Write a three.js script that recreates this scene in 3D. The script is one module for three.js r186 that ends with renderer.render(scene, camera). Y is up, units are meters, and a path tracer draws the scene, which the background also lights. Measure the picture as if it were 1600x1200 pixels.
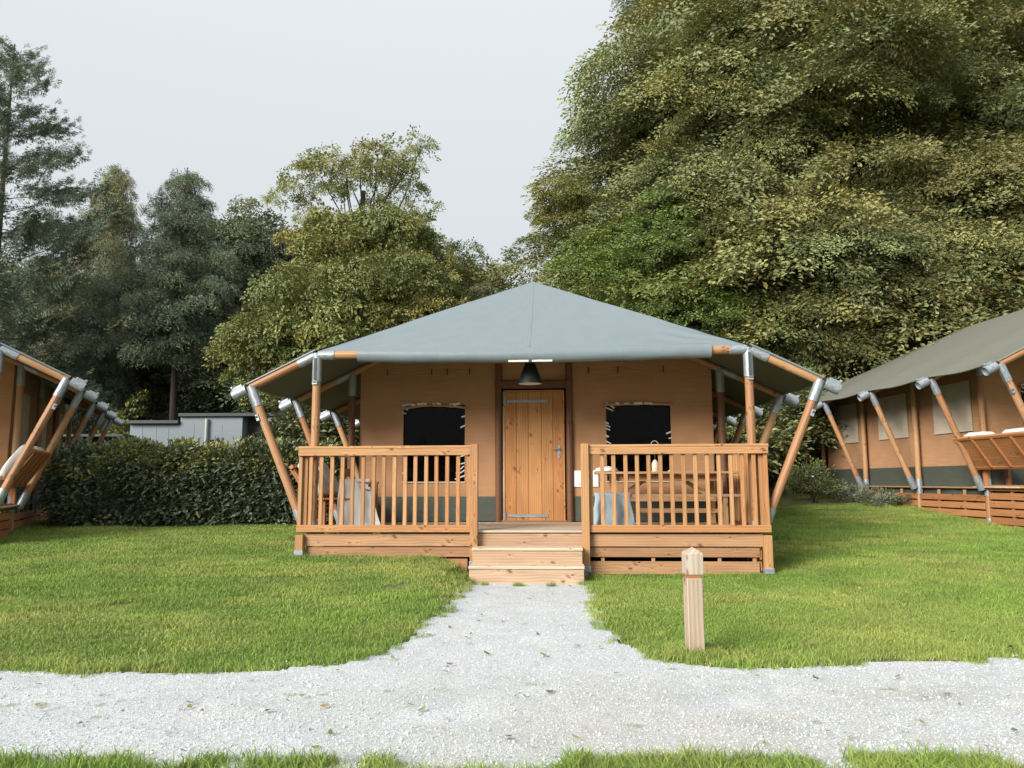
import * as THREE from 'three';
import { mergeGeometries } from 'three/addons/utils/BufferGeometryUtils.js';
import { ConvexGeometry } from 'three/addons/geometries/ConvexGeometry.js';
import { ImprovedNoise } from 'three/addons/math/ImprovedNoise.js';

// ---------------------------------------------------------------- camera, sky, sun, exposure
const scene = new THREE.Scene();
const camera = new THREE.PerspectiveCamera(53.13, 4 / 3, 0.1, 2000);
camera.rotation.set(THREE.MathUtils.degToRad(7.19), 0, THREE.MathUtils.degToRad(-0.2), 'YXZ');
camera.position.set(0, 1.21, 0);
const SKY_LOW = [0.41, 0.44, 0.456], SKY_TOP = [0.60, 0.625, 0.64];
{ // bright even cloud cover, a little brighter overhead
  const w = 64, h = 128, d = new Float32Array(w * h * 4);
  for (let j = 0; j < h; j++) {
    const up = Math.max(0, Math.sin(((j + 0.5) / h - 0.5) * Math.PI));
    const k = up * up;
    for (let i = 0; i < w; i++) {
      const o = (j * w + i) * 4;
      for (let c = 0; c < 3; c++) d[o + c] = SKY_LOW[c] + (SKY_TOP[c] - SKY_LOW[c]) * k;
      d[o + 3] = 1;
    }
  }
  const sky = new THREE.DataTexture(d, w, h, THREE.RGBAFormat, THREE.FloatType);
  sky.mapping = THREE.EquirectangularReflectionMapping; sky.magFilter = THREE.LinearFilter; sky.needsUpdate = true;
  scene.background = sky; scene.environment = sky;
}
const sun = new THREE.DirectionalLight(new THREE.Color(1.0, 0.955, 0.89), 3.8);
sun.position.set(-19, 14.5, 11); sun.target.position.set(0, 1, -10);
sun.shadow.radius = 56; sun.castShadow = true; sun.shadow.mapSize.set(4096, 4096);
Object.assign(sun.shadow.camera, { left: -26, right: 26, top: 24, bottom: -24, near: 1, far: 90 });
scene.add(sun, sun.target);
const renderer = new THREE.WebGLRenderer({ antialias: true });
renderer.toneMapping = THREE.LinearToneMapping;
renderer.toneMappingExposure = 1.7;
renderer.shadowMap.enabled = true; renderer.shadowMap.type = THREE.PCFSoftShadowMap;

// ---------------------------------------------------------------- helpers
const mulberry = (a) => () => { a |= 0; a = a + 0x6D2B79F5 | 0; let t = Math.imul(a ^ a >>> 15, 1 | a); t = t + Math.imul(t ^ t >>> 7, 61 | t) ^ t; return ((t ^ t >>> 14) >>> 0) / 4294967296; };
const rnd = mulberry(77);
const R = (a, b) => a + (b - a) * rnd();
const V = (x, y, z) => new THREE.Vector3(x, y, z);
const noise = new ImprovedNoise();
const N = (x, y, z = 0) => noise.noise(x, y, z);
const fbm = (x, y, z = 0) => N(x, y, z) + 0.5 * N(2.03 * x + 7, 2.03 * y, z + 3) + 0.25 * N(4.1 * x, 4.1 * y + 5, z + 9);
const sm = (a, b, x) => { const t = Math.min(1, Math.max(0, (x - a) / (b - a))); return t * t * (3 - 2 * t); };
const taken = {};
function numbered(name) { const k = (taken[name] = (taken[name] ?? -1) + 1); return k ? `${name}_${String(k).padStart(3, '0')}` : name; }
function tag(o, label, category, group, kind) { if (label) o.userData.label = label; if (category) o.userData.category = category; if (group) o.userData.group = group; if (kind) o.userData.kind = kind; return o; }
function thing(name, label, category, pos = [0, 0, 0], turn = 0, group) {
  const g = new THREE.Group(); g.name = numbered(name); g.position.set(...pos); g.rotation.y = turn; scene.add(g);
  return tag(g, label, category, group);
}
function obj(name, geo, mat, parent = scene) {
  const m = new THREE.Mesh(Array.isArray(geo) ? mergeGeometries(geo.map(flat)) : geo, mat);
  m.name = parent === scene ? numbered(name) : name; m.castShadow = m.receiveShadow = true; parent.add(m); return m;
}
const flat = (g) => { const q = g.index ? g.toNonIndexed() : g.clone(); for (const k of Object.keys(q.attributes)) if (!['position', 'normal', 'uv'].includes(k)) q.deleteAttribute(k); return q; };

// ---------------------------------------------------------------- textures
function tex(w, h, fn, srgb = true) {
  const d = new Uint8Array(w * h * 4);
  for (let j = 0; j < h; j++) for (let i = 0; i < w; i++) {
    const c = fn(i, j), o = (j * w + i) * 4;
    d[o] = Math.max(0, Math.min(255, c[0])); d[o + 1] = Math.max(0, Math.min(255, c[1])); d[o + 2] = Math.max(0, Math.min(255, c[2])); d[o + 3] = 255;
  }
  const t = new THREE.DataTexture(d, w, h); t.wrapS = t.wrapT = THREE.RepeatWrapping; t.magFilter = THREE.LinearFilter; t.minFilter = THREE.LinearMipmapLinearFilter; t.generateMipmaps = true;
  if (srgb) t.colorSpace = THREE.SRGBColorSpace; t.needsUpdate = true; return t;
}
const per = (x, P) => ((x % P) + P) % P;
// noise that repeats over the texture
function tileN(u, v, fu, fv, z) { // u, v in 0..1
  const a = u * fu, b = v * fv, s = sm(0, 1, u), t = sm(0, 1, v);
  return (N(a, b, z) * (1 - s) + N(a - fu, b, z) * s) * (1 - t) + (N(a, b - fv, z) * (1 - s) + N(a - fu, b - fv, z) * s) * t;
}
// wood: u runs along the grain over 2 m, v across over 0.3 m
const knots = []; { const r = mulberry(5); for (let k = 0; k < 15; k++) knots.push([r(), r(), 0.004 + 0.007 * r(), 0.25 + 0.6 * r()]); }
const woodH = (u, v) => {
  let w = v, dark = 0;
  for (const [ku, kv, kr, ks] of knots) {
    let du = u - ku, dv = v - kv; du -= Math.round(du); dv -= Math.round(dv);
    const X = du * 2, Y = dv * 0.3, q = (X * X) / (kr * kr * 5) + (Y * Y) / (kr * kr);
    dark = Math.max(dark, ks * Math.exp(-q * q * 0.5)); w += 0.10 * Math.sign(dv || 1) * Math.exp(-((X * X) / (kr * kr * 40) + (Y * Y) / (kr * kr * 6)));
  }
  const bend = 0.06 * tileN(u, v, 5, 2, 1);
  const rings = Math.sin((w + bend) * 2 * Math.PI * 9 + 2.2 * tileN(u, v, 3, 4, 9));
  const fine = tileN(u, v, 14, 150, 4) + 0.5 * tileN(u, v, 50, 250, 8), broad = tileN(u, v, 4, 3, 21);
  return [rings, fine, broad, dark];
};
const woodTex = tex(1024, 256, (i, j) => {
  const [r, f, b, k] = woodH(i / 1024, j / 256); const s = 1 + 0.055 * r + 0.10 * f + 0.13 * b;
  return [238 * s * (1 - 0.55 * k), 226 * s * (1 - 0.68 * k), 210 * s * (1 - 0.75 * k)];
});
const woodBump = tex(1024, 256, (i, j) => { const [r, f] = woodH(i / 1024, j / 256); const s = 128 + 30 * r + 60 * f; return [s, s, s]; }, false);
const wood = (r, g, b, rough = 0.72) => new THREE.MeshStandardMaterial({ color: new THREE.Color(r, g, b), map: woodTex, bumpMap: woodBump, bumpScale: 0.0012, roughness: rough });
const woodSet = (r, g, b) => [[1, 1, 1], [0.86, 0.82, 0.78], [1.1, 1.12, 1.16], [0.97, 0.87, 0.78], [0.93, 0.97, 1.04]].map(([x, y, z]) => wood(r * x, g * y, b * z));
const M = {};
M.rail = woodSet(0.47, 0.275, 0.135);
M.skirt = woodSet(0.40, 0.245, 0.14);
M.slat = woodSet(0.44, 0.215, 0.095);
M.door = woodSet(0.50, 0.265, 0.105);
M.step = woodSet(0.45, 0.335, 0.245);
M.tread = woodSet(0.55, 0.48, 0.40);
M.pole = [wood(0.43, 0.255, 0.14, 0.6), wood(0.37, 0.20, 0.10, 0.6), wood(0.46, 0.285, 0.16, 0.6)];
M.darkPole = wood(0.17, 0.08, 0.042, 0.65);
M.table = woodSet(0.52, 0.34, 0.20);
M.bollard = wood(0.43, 0.375, 0.32, 0.88);
M.bollardHead = wood(0.45, 0.425, 0.39, 0.9);
M.bench = woodSet(0.44, 0.205, 0.085);
const stain = tex(512, 512, (i, j) => { // faint dust and water marks on the roof sheet
  const u = i / 512, v = j / 512, a = tileN(u, v, 5, 5, 2) + 0.5 * tileN(u, v, 13, 13, 5), b = tileN(u, v, 60, 9, 3), c = tileN(u, v, 120, 120, 7);
  const s = 236 + 5 * a + 4 * b + 5 * c; return [s, s, s - 1];
});
const weave = tex(512, 512, (i, j) => { const u = i / 512, v = j / 512; const a = tileN(u, v, 6, 26, 3) + 0.7 * tileN(u, v, 4, 9, 13) + 0.6 * tileN(u, v, 16, 5, 17), s = 128 + 70 * a; return [s, s, s]; }, false);
const fabricTone = tex(512, 512, (i, j) => { const u = i / 512, v = j / 512; const a = tileN(u, v, 5, 5, 31), b = tileN(u, v, 4, 70, 33), c = tileN(u, v, 140, 140, 35); const s = 234 + 12 * a + 9 * b + 8 * c; return [s, s, s]; });
M.roof = new THREE.MeshStandardMaterial({ color: new THREE.Color(0.19, 0.235, 0.26), map: stain, roughness: 0.38, bumpMap: weave, bumpScale: 0.0025, side: THREE.DoubleSide });  // blue is the sky reflection, mixed into the grey olive sheet colour
M.roofOlive = new THREE.MeshStandardMaterial({ color: new THREE.Color(0.21, 0.212, 0.178), map: stain, roughness: 0.55, bumpMap: weave, bumpScale: 0.006, side: THREE.DoubleSide });  // same kind of sheet in its own olive, without the sky tint
M.canvas = new THREE.MeshStandardMaterial({ color: new THREE.Color(0.50, 0.268, 0.135), map: fabricTone, roughness: 0.93, bumpMap: weave, bumpScale: 0.012, side: THREE.DoubleSide });
M.darkUnderside = new THREE.MeshStandardMaterial({ color: new THREE.Color(0.115, 0.125, 0.095), roughness: 0.85, side: THREE.DoubleSide });  // olive roof underside, tone kept dark for the veranda shade
M.band = new THREE.MeshStandardMaterial({ color: new THREE.Color(0.075, 0.085, 0.066), map: stain, roughness: 0.6, bumpMap: weave, bumpScale: 0.01, side: THREE.DoubleSide });
M.flap = new THREE.MeshStandardMaterial({ color: new THREE.Color(0.66, 0.56, 0.43), map: fabricTone, roughness: 0.9, bumpMap: weave, bumpScale: 0.008, side: THREE.DoubleSide });
M.mesh = new THREE.MeshPhysicalMaterial({ color: new THREE.Color(0.42, 0.43, 0.42), roughness: 0.1, transmission: 1, thickness: 0, specularIntensity: 0.2, side: THREE.DoubleSide });
M.tie = new THREE.MeshStandardMaterial({ color: new THREE.Color(0.62, 0.60, 0.54), roughness: 0.8 });
const zinc = tex(256, 256, (i, j) => { const u = i / 256, v = j / 256, a = tileN(u, v, 9, 9, 41) + 0.6 * tileN(u, v, 26, 26, 43), s = 205 + 38 * a; return [s, s, s + 2]; });
const zincR = tex(256, 256, (i, j) => { const u = i / 256, v = j / 256, a = tileN(u, v, 9, 9, 41), s = 120 + 50 * a; return [s, s, s]; }, false);
M.zinc = new THREE.MeshStandardMaterial({ color: new THREE.Color(0.50, 0.55, 0.58), map: zinc, roughness: 0.95, roughnessMap: zincR, metalness: 0.45 });
M.strap = new THREE.MeshStandardMaterial({ color: new THREE.Color(0.05, 0.055, 0.055), roughness: 0.7 });
M.black = new THREE.MeshPhysicalMaterial({ color: new THREE.Color(0.012, 0.016, 0.015), roughness: 0.55, specularIntensity: 0.5 });
M.white = new THREE.MeshStandardMaterial({ color: new THREE.Color(0.74, 0.73, 0.70), map: fabricTone, roughness: 0.95, side: THREE.DoubleSide });
M.opal = new THREE.MeshStandardMaterial({ color: new THREE.Color(0.70, 0.68, 0.60), roughness: 0.5 });
M.blue = new THREE.MeshStandardMaterial({ color: new THREE.Color(0.34, 0.42, 0.46), map: fabricTone, roughness: 0.95, side: THREE.DoubleSide });

// ---------------------------------------------------------------- shapes
const boardCache = {};
function board(w, h, d, variant = 0, c = 0.004) { // chamfered board, uv in metres along its longest side
  const key = [w, h, d, variant, c].map((x) => x.toFixed(4)).join();
  if (boardCache[key]) return boardCache[key];
  const p = []; c = Math.min(c, w / 4, h / 4, d / 4);
  for (const x of [-1, 1]) for (const y of [-1, 1]) for (const z of [-1, 1]) {
    p.push(V(x * w / 2, y * (h / 2 - c), z * (d / 2 - c)), V(x * (w / 2 - c), y * h / 2, z * (d / 2 - c)), V(x * (w / 2 - c), y * (h / 2 - c), z * d / 2));
  }
  const g = new ConvexGeometry(p), P = g.attributes.position, Nn = g.attributes.normal, uv = new Float32Array(P.count * 2);
  const dim = [w, h, d], L = dim.indexOf(Math.max(...dim)); const ou = variant * 0.371, ov = variant * 0.217;
  for (let i = 0; i < P.count; i++) {
    const q = [P.getX(i), P.getY(i), P.getZ(i)], n = [Nn.getX(i), Nn.getY(i), Nn.getZ(i)].map(Math.abs), D = n.indexOf(Math.max(...n));
    let across = [0, 1, 2].filter((a) => a !== L && a !== D)[0];
    if (D === L) { across = (L + 1) % 3; uv[2 * i] = ou + q[(L + 2) % 3] * 0.15; uv[2 * i + 1] = ov + q[across] / 0.3; } else { uv[2 * i] = ou + q[L] / 2; uv[2 * i + 1] = ov + (q[across] + q[D] * 0.7) / 0.3; }
  }
  g.setAttribute('uv', new THREE.BufferAttribute(uv, 2));
  return boardCache[key] = g;
}
let vcount = 0;
function addBoard(name, w, h, d, [x, y, z], mats, parent, rot) {
  vcount++;
  const arr = Array.isArray(mats), m = obj(name, board(w, h, d, (vcount * 7) % 6), arr ? mats[(vcount * 5 + (vcount >> 2)) % mats.length] : mats, parent);
  m.position.set(x, y, z); if (rot) m.rotation.set(...rot); return m;
}
function log(a, b, r0, r1 = r0, seg = 14, rough = 0.0025) { // slightly uneven round pole from a to b, uv in metres
  const L = a.distanceTo(b), n = Math.max(2, Math.round(L / 0.22)), g = new THREE.CylinderGeometry(r1, r0, L, seg, n), P = g.attributes.position, uv = g.attributes.uv, o = rnd() * 9;
  for (let i = 0; i < P.count; i++) {
    const y = P.getY(i), k = 1 + rough / r0 * 1.6 * N(P.getX(i) * 9 + o, y * 2.2, P.getZ(i) * 9);
    P.setX(i, P.getX(i) * k + rough * N(o, y * 1.2)); P.setZ(i, P.getZ(i) * k + rough * N(o + 5, y * 1.2));
    uv.setXY(i, o + (y + L / 2) / 2, o * 0.7 + uv.getX(i) * 2 * Math.PI * r0 / 0.3);
  }
  g.translate(0, L / 2, 0); g.applyQuaternion(new THREE.Quaternion().setFromUnitVectors(V(0, 1, 0), b.clone().sub(a).normalize())); g.translate(a.x, a.y, a.z);
  g.computeVertexNormals(); return g;
}
function tube(a, b, r, seg = 16) { const g = log(a, b, r, r, seg, 0.0003); const uv = g.attributes.uv; for (let i = 0; i < uv.count; i++) uv.setXY(i, uv.getX(i) * 4, uv.getY(i)); return g; }
function pipe(a, b, r) { // open-ended sleeve with a wall and rolled rims
  const L = a.distanceTo(b), t = 0.004, g = new THREE.LatheGeometry([[r - t, 0], [r - t * 0.4, -0.001], [r, 0.002], [r, L * 0.5], [r, L - 0.002], [r - t * 0.4, L + 0.001], [r - t, L], [r - t, L * 0.5], [r - t, 0]].map(([x, y]) => new THREE.Vector2(x, y)), 18);
  const uv = g.attributes.uv; for (let i = 0; i < uv.count; i++) uv.setXY(i, uv.getX(i) * 1.7, uv.getY(i) * 1.7);
  g.applyQuaternion(new THREE.Quaternion().setFromUnitVectors(V(0, 1, 0), b.clone().sub(a).normalize())); g.translate(a.x, a.y, a.z); return g;
}
function sheet(nu, nv, f, uvScale = [1, 1]) { // grid of points f(u, v) -> Vector3
  const g = new THREE.PlaneGeometry(1, 1, nu, nv), P = g.attributes.position, uv = g.attributes.uv;
  for (let i = 0; i < P.count; i++) { const u = uv.getX(i), v = uv.getY(i), q = f(u, v); P.setXYZ(i, q.x, q.y, q.z); uv.setXY(i, u * uvScale[0], v * uvScale[1]); }
  g.computeVertexNormals(); return g;
}
function gridWall(xs, ys, keep, f, uvs = 1.3) { // cloth wall from grid lines, leaving holes; f(x, y) -> Vector3
  const pos = [], uv = [], idx = [], id = {};
  const vert = (i, j) => { const k = i * 1000 + j; if (!(k in id)) { id[k] = pos.length / 3; const q = f(xs[i], ys[j]); pos.push(q.x, q.y, q.z); uv.push(xs[i] / uvs, ys[j] / uvs); } return id[k]; };
  for (let i = 0; i < xs.length - 1; i++) for (let j = 0; j < ys.length - 1; j++) {
    if (!keep((xs[i] + xs[i + 1]) / 2, (ys[j] + ys[j + 1]) / 2)) continue;
    const a = vert(i, j), b = vert(i + 1, j), c = vert(i + 1, j + 1), d = vert(i, j + 1); idx.push(a, b, c, a, c, d);
  }
  const g = new THREE.BufferGeometry(); g.setAttribute('position', new THREE.Float32BufferAttribute(pos, 3)); g.setAttribute('uv', new THREE.Float32BufferAttribute(uv, 2)); g.setIndex(idx); g.computeVertexNormals(); return g;
}
function lines(a, b, step, extra = []) { const s = new Set([a, b, ...extra]); const n = Math.round((b - a) / step); for (let i = 0; i <= n; i++) { const x = a + (b - a) * i / n; if (!extra.some((e) => Math.abs(e - x) < step * 0.45)) s.add(x); } return [...s].sort((x, y) => x - y); }

// ---------------------------------------------------------------- ground
function H(x, z) {
  const L = sm(-0.42, -1.0, x), Rw = sm(1.5, 7.5, x);
  const far = sm(-11, -14, z) * 0.34;
  return L * (0.275 * sm(-5.5, -11.6, z) + 0.17 * sm(-10.0, -14.2, z) * sm(-2.9, -3.6, x)) + Rw * (0.40 * sm(-6, -13, z) + Math.min(0.9, 0.085 * Math.max(0, -z - 13))) + (1 - L) * (1 - Rw) * far;
}
const bumps = (x, z) => 0.018 * fbm(x * 0.7, z * 0.7, 2) * sm(-5.0, -6.5, z);
const pathFar = [[-30, -5.0], [-9, -5.08], [-5, -5.12], [-3.29, -5.12], [-2.4, -5.06], [-1.64, -5.1], [-1.3, -5.2], [-1.04, -5.35], [-0.88, -5.75], [-0.76, -6.3], [-0.74, -6.7], [-0.66, -7.4], [-0.6, -8.1], [-0.53, -8.8], [-0.5, -9.6], [0.95, -9.6], [0.9, -8.7], [0.86, -8.0], [0.8, -7.2], [0.75, -6.5], [0.80, -6.0], [0.92, -5.6], [1.08, -5.32], [1.28, -5.18], [1.52, -5.13], [2.2, -5.22], [3.45, -5.38], [6, -5.6], [9, -5.8], [30, -6.2]];
const pathNear = [[30, -3.6], [9, -3.4], [2.33, -3.25], [0, -3.2], [-2.26, -3.2], [-9, -3.2], [-30, -3.2]];
const pathPoly = (() => { // outline with a ragged edge
  const raw = [...pathFar, ...pathNear], out = [];
  for (let i = 0; i < raw.length; i++) {
    const a = raw[i], b = raw[(i + 1) % raw.length], L = Math.hypot(b[0] - a[0], b[1] - a[1]), n = Math.max(1, Math.round(L / (Math.abs(a[0]) > 8 && Math.abs(b[0]) > 8 ? 1 : 0.06)));
    for (let k = 0; k < n; k++) { const x = a[0] + (b[0] - a[0]) * k / n, z = a[1] + (b[1] - a[1]) * k / n; const e = 0.075 * fbm(x * 3.1, z * 3.1, 4) + 0.045 * N(x * 13, z * 13, 6); out.push([x + e, z + 0.8 * e + 0.03 * N(x * 9, z * 9, 11)]); }
  }
  return out;
})();
function inPath(x, z) { let c = false; for (let i = 0, j = pathPoly.length - 1; i < pathPoly.length; j = i++) { const [a, b] = pathPoly[i], [p, q] = pathPoly[j]; if ((b > z) !== (q > z) && x < (p - a) * (z - b) / (q - b) + a) c = !c; } return c; }
const pathGrid = {}; // distance to the path, sampled once
function pathDist(x, z) { // signed: negative inside
  let d = 1e9; for (let i = 0, j = pathPoly.length - 1; i < pathPoly.length; j = i++) { const [a, b] = pathPoly[j], [p, q] = pathPoly[i]; const ux = p - a, uz = q - b, t = Math.max(0, Math.min(1, ((x - a) * ux + (z - b) * uz) / (ux * ux + uz * uz))); d = Math.min(d, Math.hypot(x - a - t * ux, z - b - t * uz)); }
  return inPath(x, z) ? -d : d;
}
const soilTex = tex(512, 512, (i, j) => { const u = i / 512, v = j / 512, a = tileN(u, v, 7, 7, 51) + 0.7 * tileN(u, v, 30, 30, 53) + 0.6 * tileN(u, v, 110, 110, 55), g = tileN(u, v, 17, 17, 57); return [96 + 26 * a - 12 * g, 100 + 24 * a + 10 * g, 52 + 16 * a]; });
M.soil = new THREE.MeshStandardMaterial({ map: soilTex, bumpMap: soilTex, bumpScale: 0.01, roughness: 1 });
{
  const span = (dense0, dense1, step, far) => { const a = []; for (let x = dense0; x <= dense1 + 1e-6; x += step) a.push(x); let s = step; for (let x = dense1; x < far;) { s *= 1.5; x += s; a.push(x); } s = step; for (let x = dense0; x > -far;) { s *= 1.5; x -= s; a.unshift(x); } return a; };
  const xs = span(-14, 14, 0.2, 600), zs = span(-24, 3, 0.2, 600);
  const pos = [], uv = [], idx = [];
  for (const z of zs) for (const x of xs) { pos.push(x, H(x, z) + bumps(x, z) - 0.004, z); uv.push(x / 1.7, z / 1.7); }
  for (let j = 0; j < zs.length - 1; j++) for (let i = 0; i < xs.length - 1; i++) { const a = j * xs.length + i, b = a + 1, c = a + xs.length, d = c + 1; idx.push(a, c, b, b, c, d); }
  const g = new THREE.BufferGeometry(); g.setAttribute('position', new THREE.Float32BufferAttribute(pos, 3)); g.setAttribute('uv', new THREE.Float32BufferAttribute(uv, 2)); g.setIndex(idx); g.computeVertexNormals();
  const o = obj('ground', g, M.soil); o.userData.kind = 'structure'; o.userData.label = 'earth ground under lawn and trees';
}
{ // gravel path: crushed pale stone
  const S = 1024, C = 170, r = mulberry(9), pts = [];
  for (let k = 0; k < C * C; k++) pts.push(r(), r(), r(), r());
  const h = new Float32Array(S * S), tone = new Float32Array(S * S);
  for (let j = 0; j < S; j++) for (let i = 0; i < S; i++) {
    const x = i / S * C, y = j / S * C, ci = Math.floor(x), cj = Math.floor(y); let d1 = 9, d2 = 9, id = 0;
    for (let b = -1; b <= 1; b++) for (let a = -1; a <= 1; a++) { const k = (per(cj + b, C) * C + per(ci + a, C)) * 4, dx = ci + a + pts[k] - x, dy = cj + b + pts[k + 1] - y, d = dx * dx + dy * dy; if (d < d1) { d2 = d1; d1 = d; id = k; } else if (d < d2) d2 = d; }
    h[j * S + i] = Math.min(1, (Math.sqrt(d2) - Math.sqrt(d1)) * 1.6) * (0.45 + 0.55 * pts[id + 3]); tone[j * S + i] = pts[id + 2];
  }
  const map = tex(S, S, (i, j) => { const u = i / S, v = j / S, k = j * S + i, t = tone[k]; const a = tileN(u, v, 4, 4, 61) + 0.6 * tileN(u, v, 11, 11, 63), dust = 0.5 + 0.5 * tileN(u, v, 6, 6, 65); const s = 193 + 46 * (t - 0.42) + 9 * a + (t > 0.97 ? -40 : 0); return [s - 7 + 2 * dust, s - 3, s + 1 - 5 * dust]; });
  const bump = tex(S, S, (i, j) => { const s = 255 * h[j * S + i]; return [s, s, s]; }, false);
  M.gravel = new THREE.MeshStandardMaterial({ map, bumpMap: bump, bumpScale: 0.005, roughness: 0.95, vertexColors: true });
  // triangulated inside the outline on a fine grid so that the surface rolls a little
  const xs = [...lines(-12, -4.5, 0.12), ...lines(-4.5, 4.5, 0.035).slice(1, -1), ...lines(4.5, 12, 0.12)], zs = lines(-9.7, -3.1, 0.035);
  const g = gridWall(xs, zs, (x, z) => inPath(x, z), (x, z) => V(x, H(x, z) + bumps(x, z) + 0.008 + 0.010 * fbm(x * 1.3, z * 1.3, 31) , z), 1.45);
  { const ix = g.index.array; for (let k = 0; k < ix.length; k += 3) { const t = ix[k]; ix[k] = ix[k + 1]; ix[k + 1] = t; } g.computeVertexNormals(); }
  const P = g.attributes.position, col = new Float32Array(P.count * 3);
  for (let i = 0; i < P.count; i++) { // trodden dusty tracks in the stone, patchy
    const x = P.getX(i), z = P.getZ(i), t = Math.max(0, Math.min(1, 0.42 + 0.9 * fbm(x * 0.55, z * 1.1, 71) + 0.35 * fbm(x * 3, z * 3, 72))) * sm(-5.2, -4.3, z) * sm(-2.5, 0.3, x) * 0.8;
    col[3 * i] = 1 - 0.16 * t; col[3 * i + 1] = 1 - 0.22 * t; col[3 * i + 2] = 1 - 0.33 * t;
  }
  g.setAttribute('color', new THREE.BufferAttribute(col, 3));
  const o = obj('gravel_path', g, M.gravel); o.userData.kind = 'structure'; o.userData.label = 'pale crushed stone path with branch to the steps';
}
function instanced(name, geo, mat, list, parent = scene) { // list of [matrix, color?]
  const im = new THREE.InstancedMesh(geo, mat, list.length); im.name = parent === scene ? numbered(name) : name;
  list.forEach(([m, c], i) => { im.setMatrixAt(i, m); if (c) im.setColorAt(i, c); });
  im.castShadow = im.receiveShadow = true; parent.add(im); return im;
}
const mtx = (p, q, s) => new THREE.Matrix4().compose(p, q, typeof s === 'number' ? V(s, s, s) : s);
const eul = (x, y, z) => new THREE.Quaternion().setFromEuler(new THREE.Euler(x, y, z, 'YXZ'));
{ // loose stones
  const g0 = new THREE.IcosahedronGeometry(1, 0); g0.scale(1, 0.62, 0.8);
  const P = g0.attributes.position; for (let i = 0; i < P.count; i++) { const k = 1 + 0.35 * N(P.getX(i) * 2 + 4, P.getY(i) * 2, P.getZ(i) * 2); P.setXYZ(i, P.getX(i) * k, P.getY(i) * k, P.getZ(i) * k); } g0.computeVertexNormals();
  const list = [];
  while (list.length < 30000) {
    const t = rnd(), z = -3.3 - 6.2 * t * t * (0.6 + 0.4 * rnd()), x = R(-5.2, 5.2) * (0.45 + 0.12 * -z);
    const spill = R(-0.1, 0.22);
    if (!inPath(x, z) && !(rnd() < 0.6 && pathDist(x, z) < spill)) continue;
    const s = R(0.0025, 0.0055) * (rnd() < 0.07 ? 1.9 : 1), v = 0.43 + 0.30 * rnd() - (rnd() < 0.06 ? 0.2 : 0);
    list.push([mtx(V(x, H(x, z) + bumps(x, z) + 0.009 + 0.010 * fbm(x * 1.3, z * 1.3, 31) + s * 0.3, z), eul(R(0, 6), R(0, 6), R(0, 6)), V(s, s * R(0.6, 1), s * R(0.7, 1.2))), new THREE.Color(v * 0.93, v * 0.95, v * 0.96)]);
  }
  const o = instanced('loose_gravel', g0, new THREE.MeshStandardMaterial({ roughness: 0.95 }), list); tag(o, 'loose pale stones scattered over the gravel path', 'gravel', null, 'stuff');
}
// ---------------------------------------------------------------- grass
function bladePatch(n, size, h0, h1, w, lean, seed) { // blades thinning out towards the rim, so that patches blend
  const r = mulberry(seed), pos = [], idx = [], col = [];
  for (let k = 0; k < n; k++) {
    const ra = Math.sqrt(r()) * size * 0.5, ta = r() * 6.283; if (r() > 1.25 - (ra / size * 2) ** 3 * 0.9) continue;
    const x = Math.cos(ta) * ra, z = Math.sin(ta) * ra, a = r() * 6.283, h = h0 + (h1 - h0) * r() ** 1.4, ww = w * (0.6 + 0.8 * r()), b = r() * 6.283, l = lean * h * (0.3 + r());
    const dx = Math.cos(a) * ww / 2, dz = Math.sin(a) * ww / 2, lx = Math.cos(b) * l, lz = Math.sin(b) * l, o = pos.length / 3, tip = h * (1 - 0.25 * lean * r());
    pos.push(x - dx, -0.01, z - dz, x + dx, -0.01, z + dz, x - dx * 0.75 + lx * 0.35, h * 0.6, z - dz * 0.75 + lz * 0.35, x + dx * 0.75 + lx * 0.35, h * 0.6, z + dz * 0.75 + lz * 0.35, x + lx, tip, z + lz);
    idx.push(o, o + 1, o + 3, o, o + 3, o + 2, o + 2, o + 3, o + 4);
    const v = 0.75 + 0.5 * r(), dry = r() < 0.13 ? 1 : 0; for (let q = 0; q < 5; q++) col.push(v * (1 + 0.5 * dry), v * (1 + 0.08 * dry), v * (1 + 0.3 * dry));
  }
  const g = new THREE.BufferGeometry(); g.setAttribute('position', new THREE.Float32BufferAttribute(pos, 3)); g.setAttribute('color', new THREE.Float32BufferAttribute(col, 3)); g.setIndex(idx); g.computeVertexNormals(); return g;
}
M.grass = new THREE.MeshPhysicalMaterial({ color: 0xffffff, roughness: 0.75, side: THREE.DoubleSide, transmission: 0.2, thickness: 0, vertexColors: true });
function grassColor(x, z, bright = 1) {
  const dry = Math.max(0, Math.min(1, 0.32 + 0.95 * fbm(x * 0.5, z * 0.8, 81) + 0.5 * fbm(x * 2.3, z * 2.3, 83))), v = (0.86 + 0.35 * rnd()) * bright * (1 + 0.16 * fbm(x * 1.1, z * 1.1, 85));
  const a = [0.168, 0.280, 0.037], b = [0.295, 0.345, 0.075];
  return new THREE.Color(...[0, 1, 2].map((c) => (a[c] + (b[c] - a[c]) * dry) * v));
}
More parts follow.
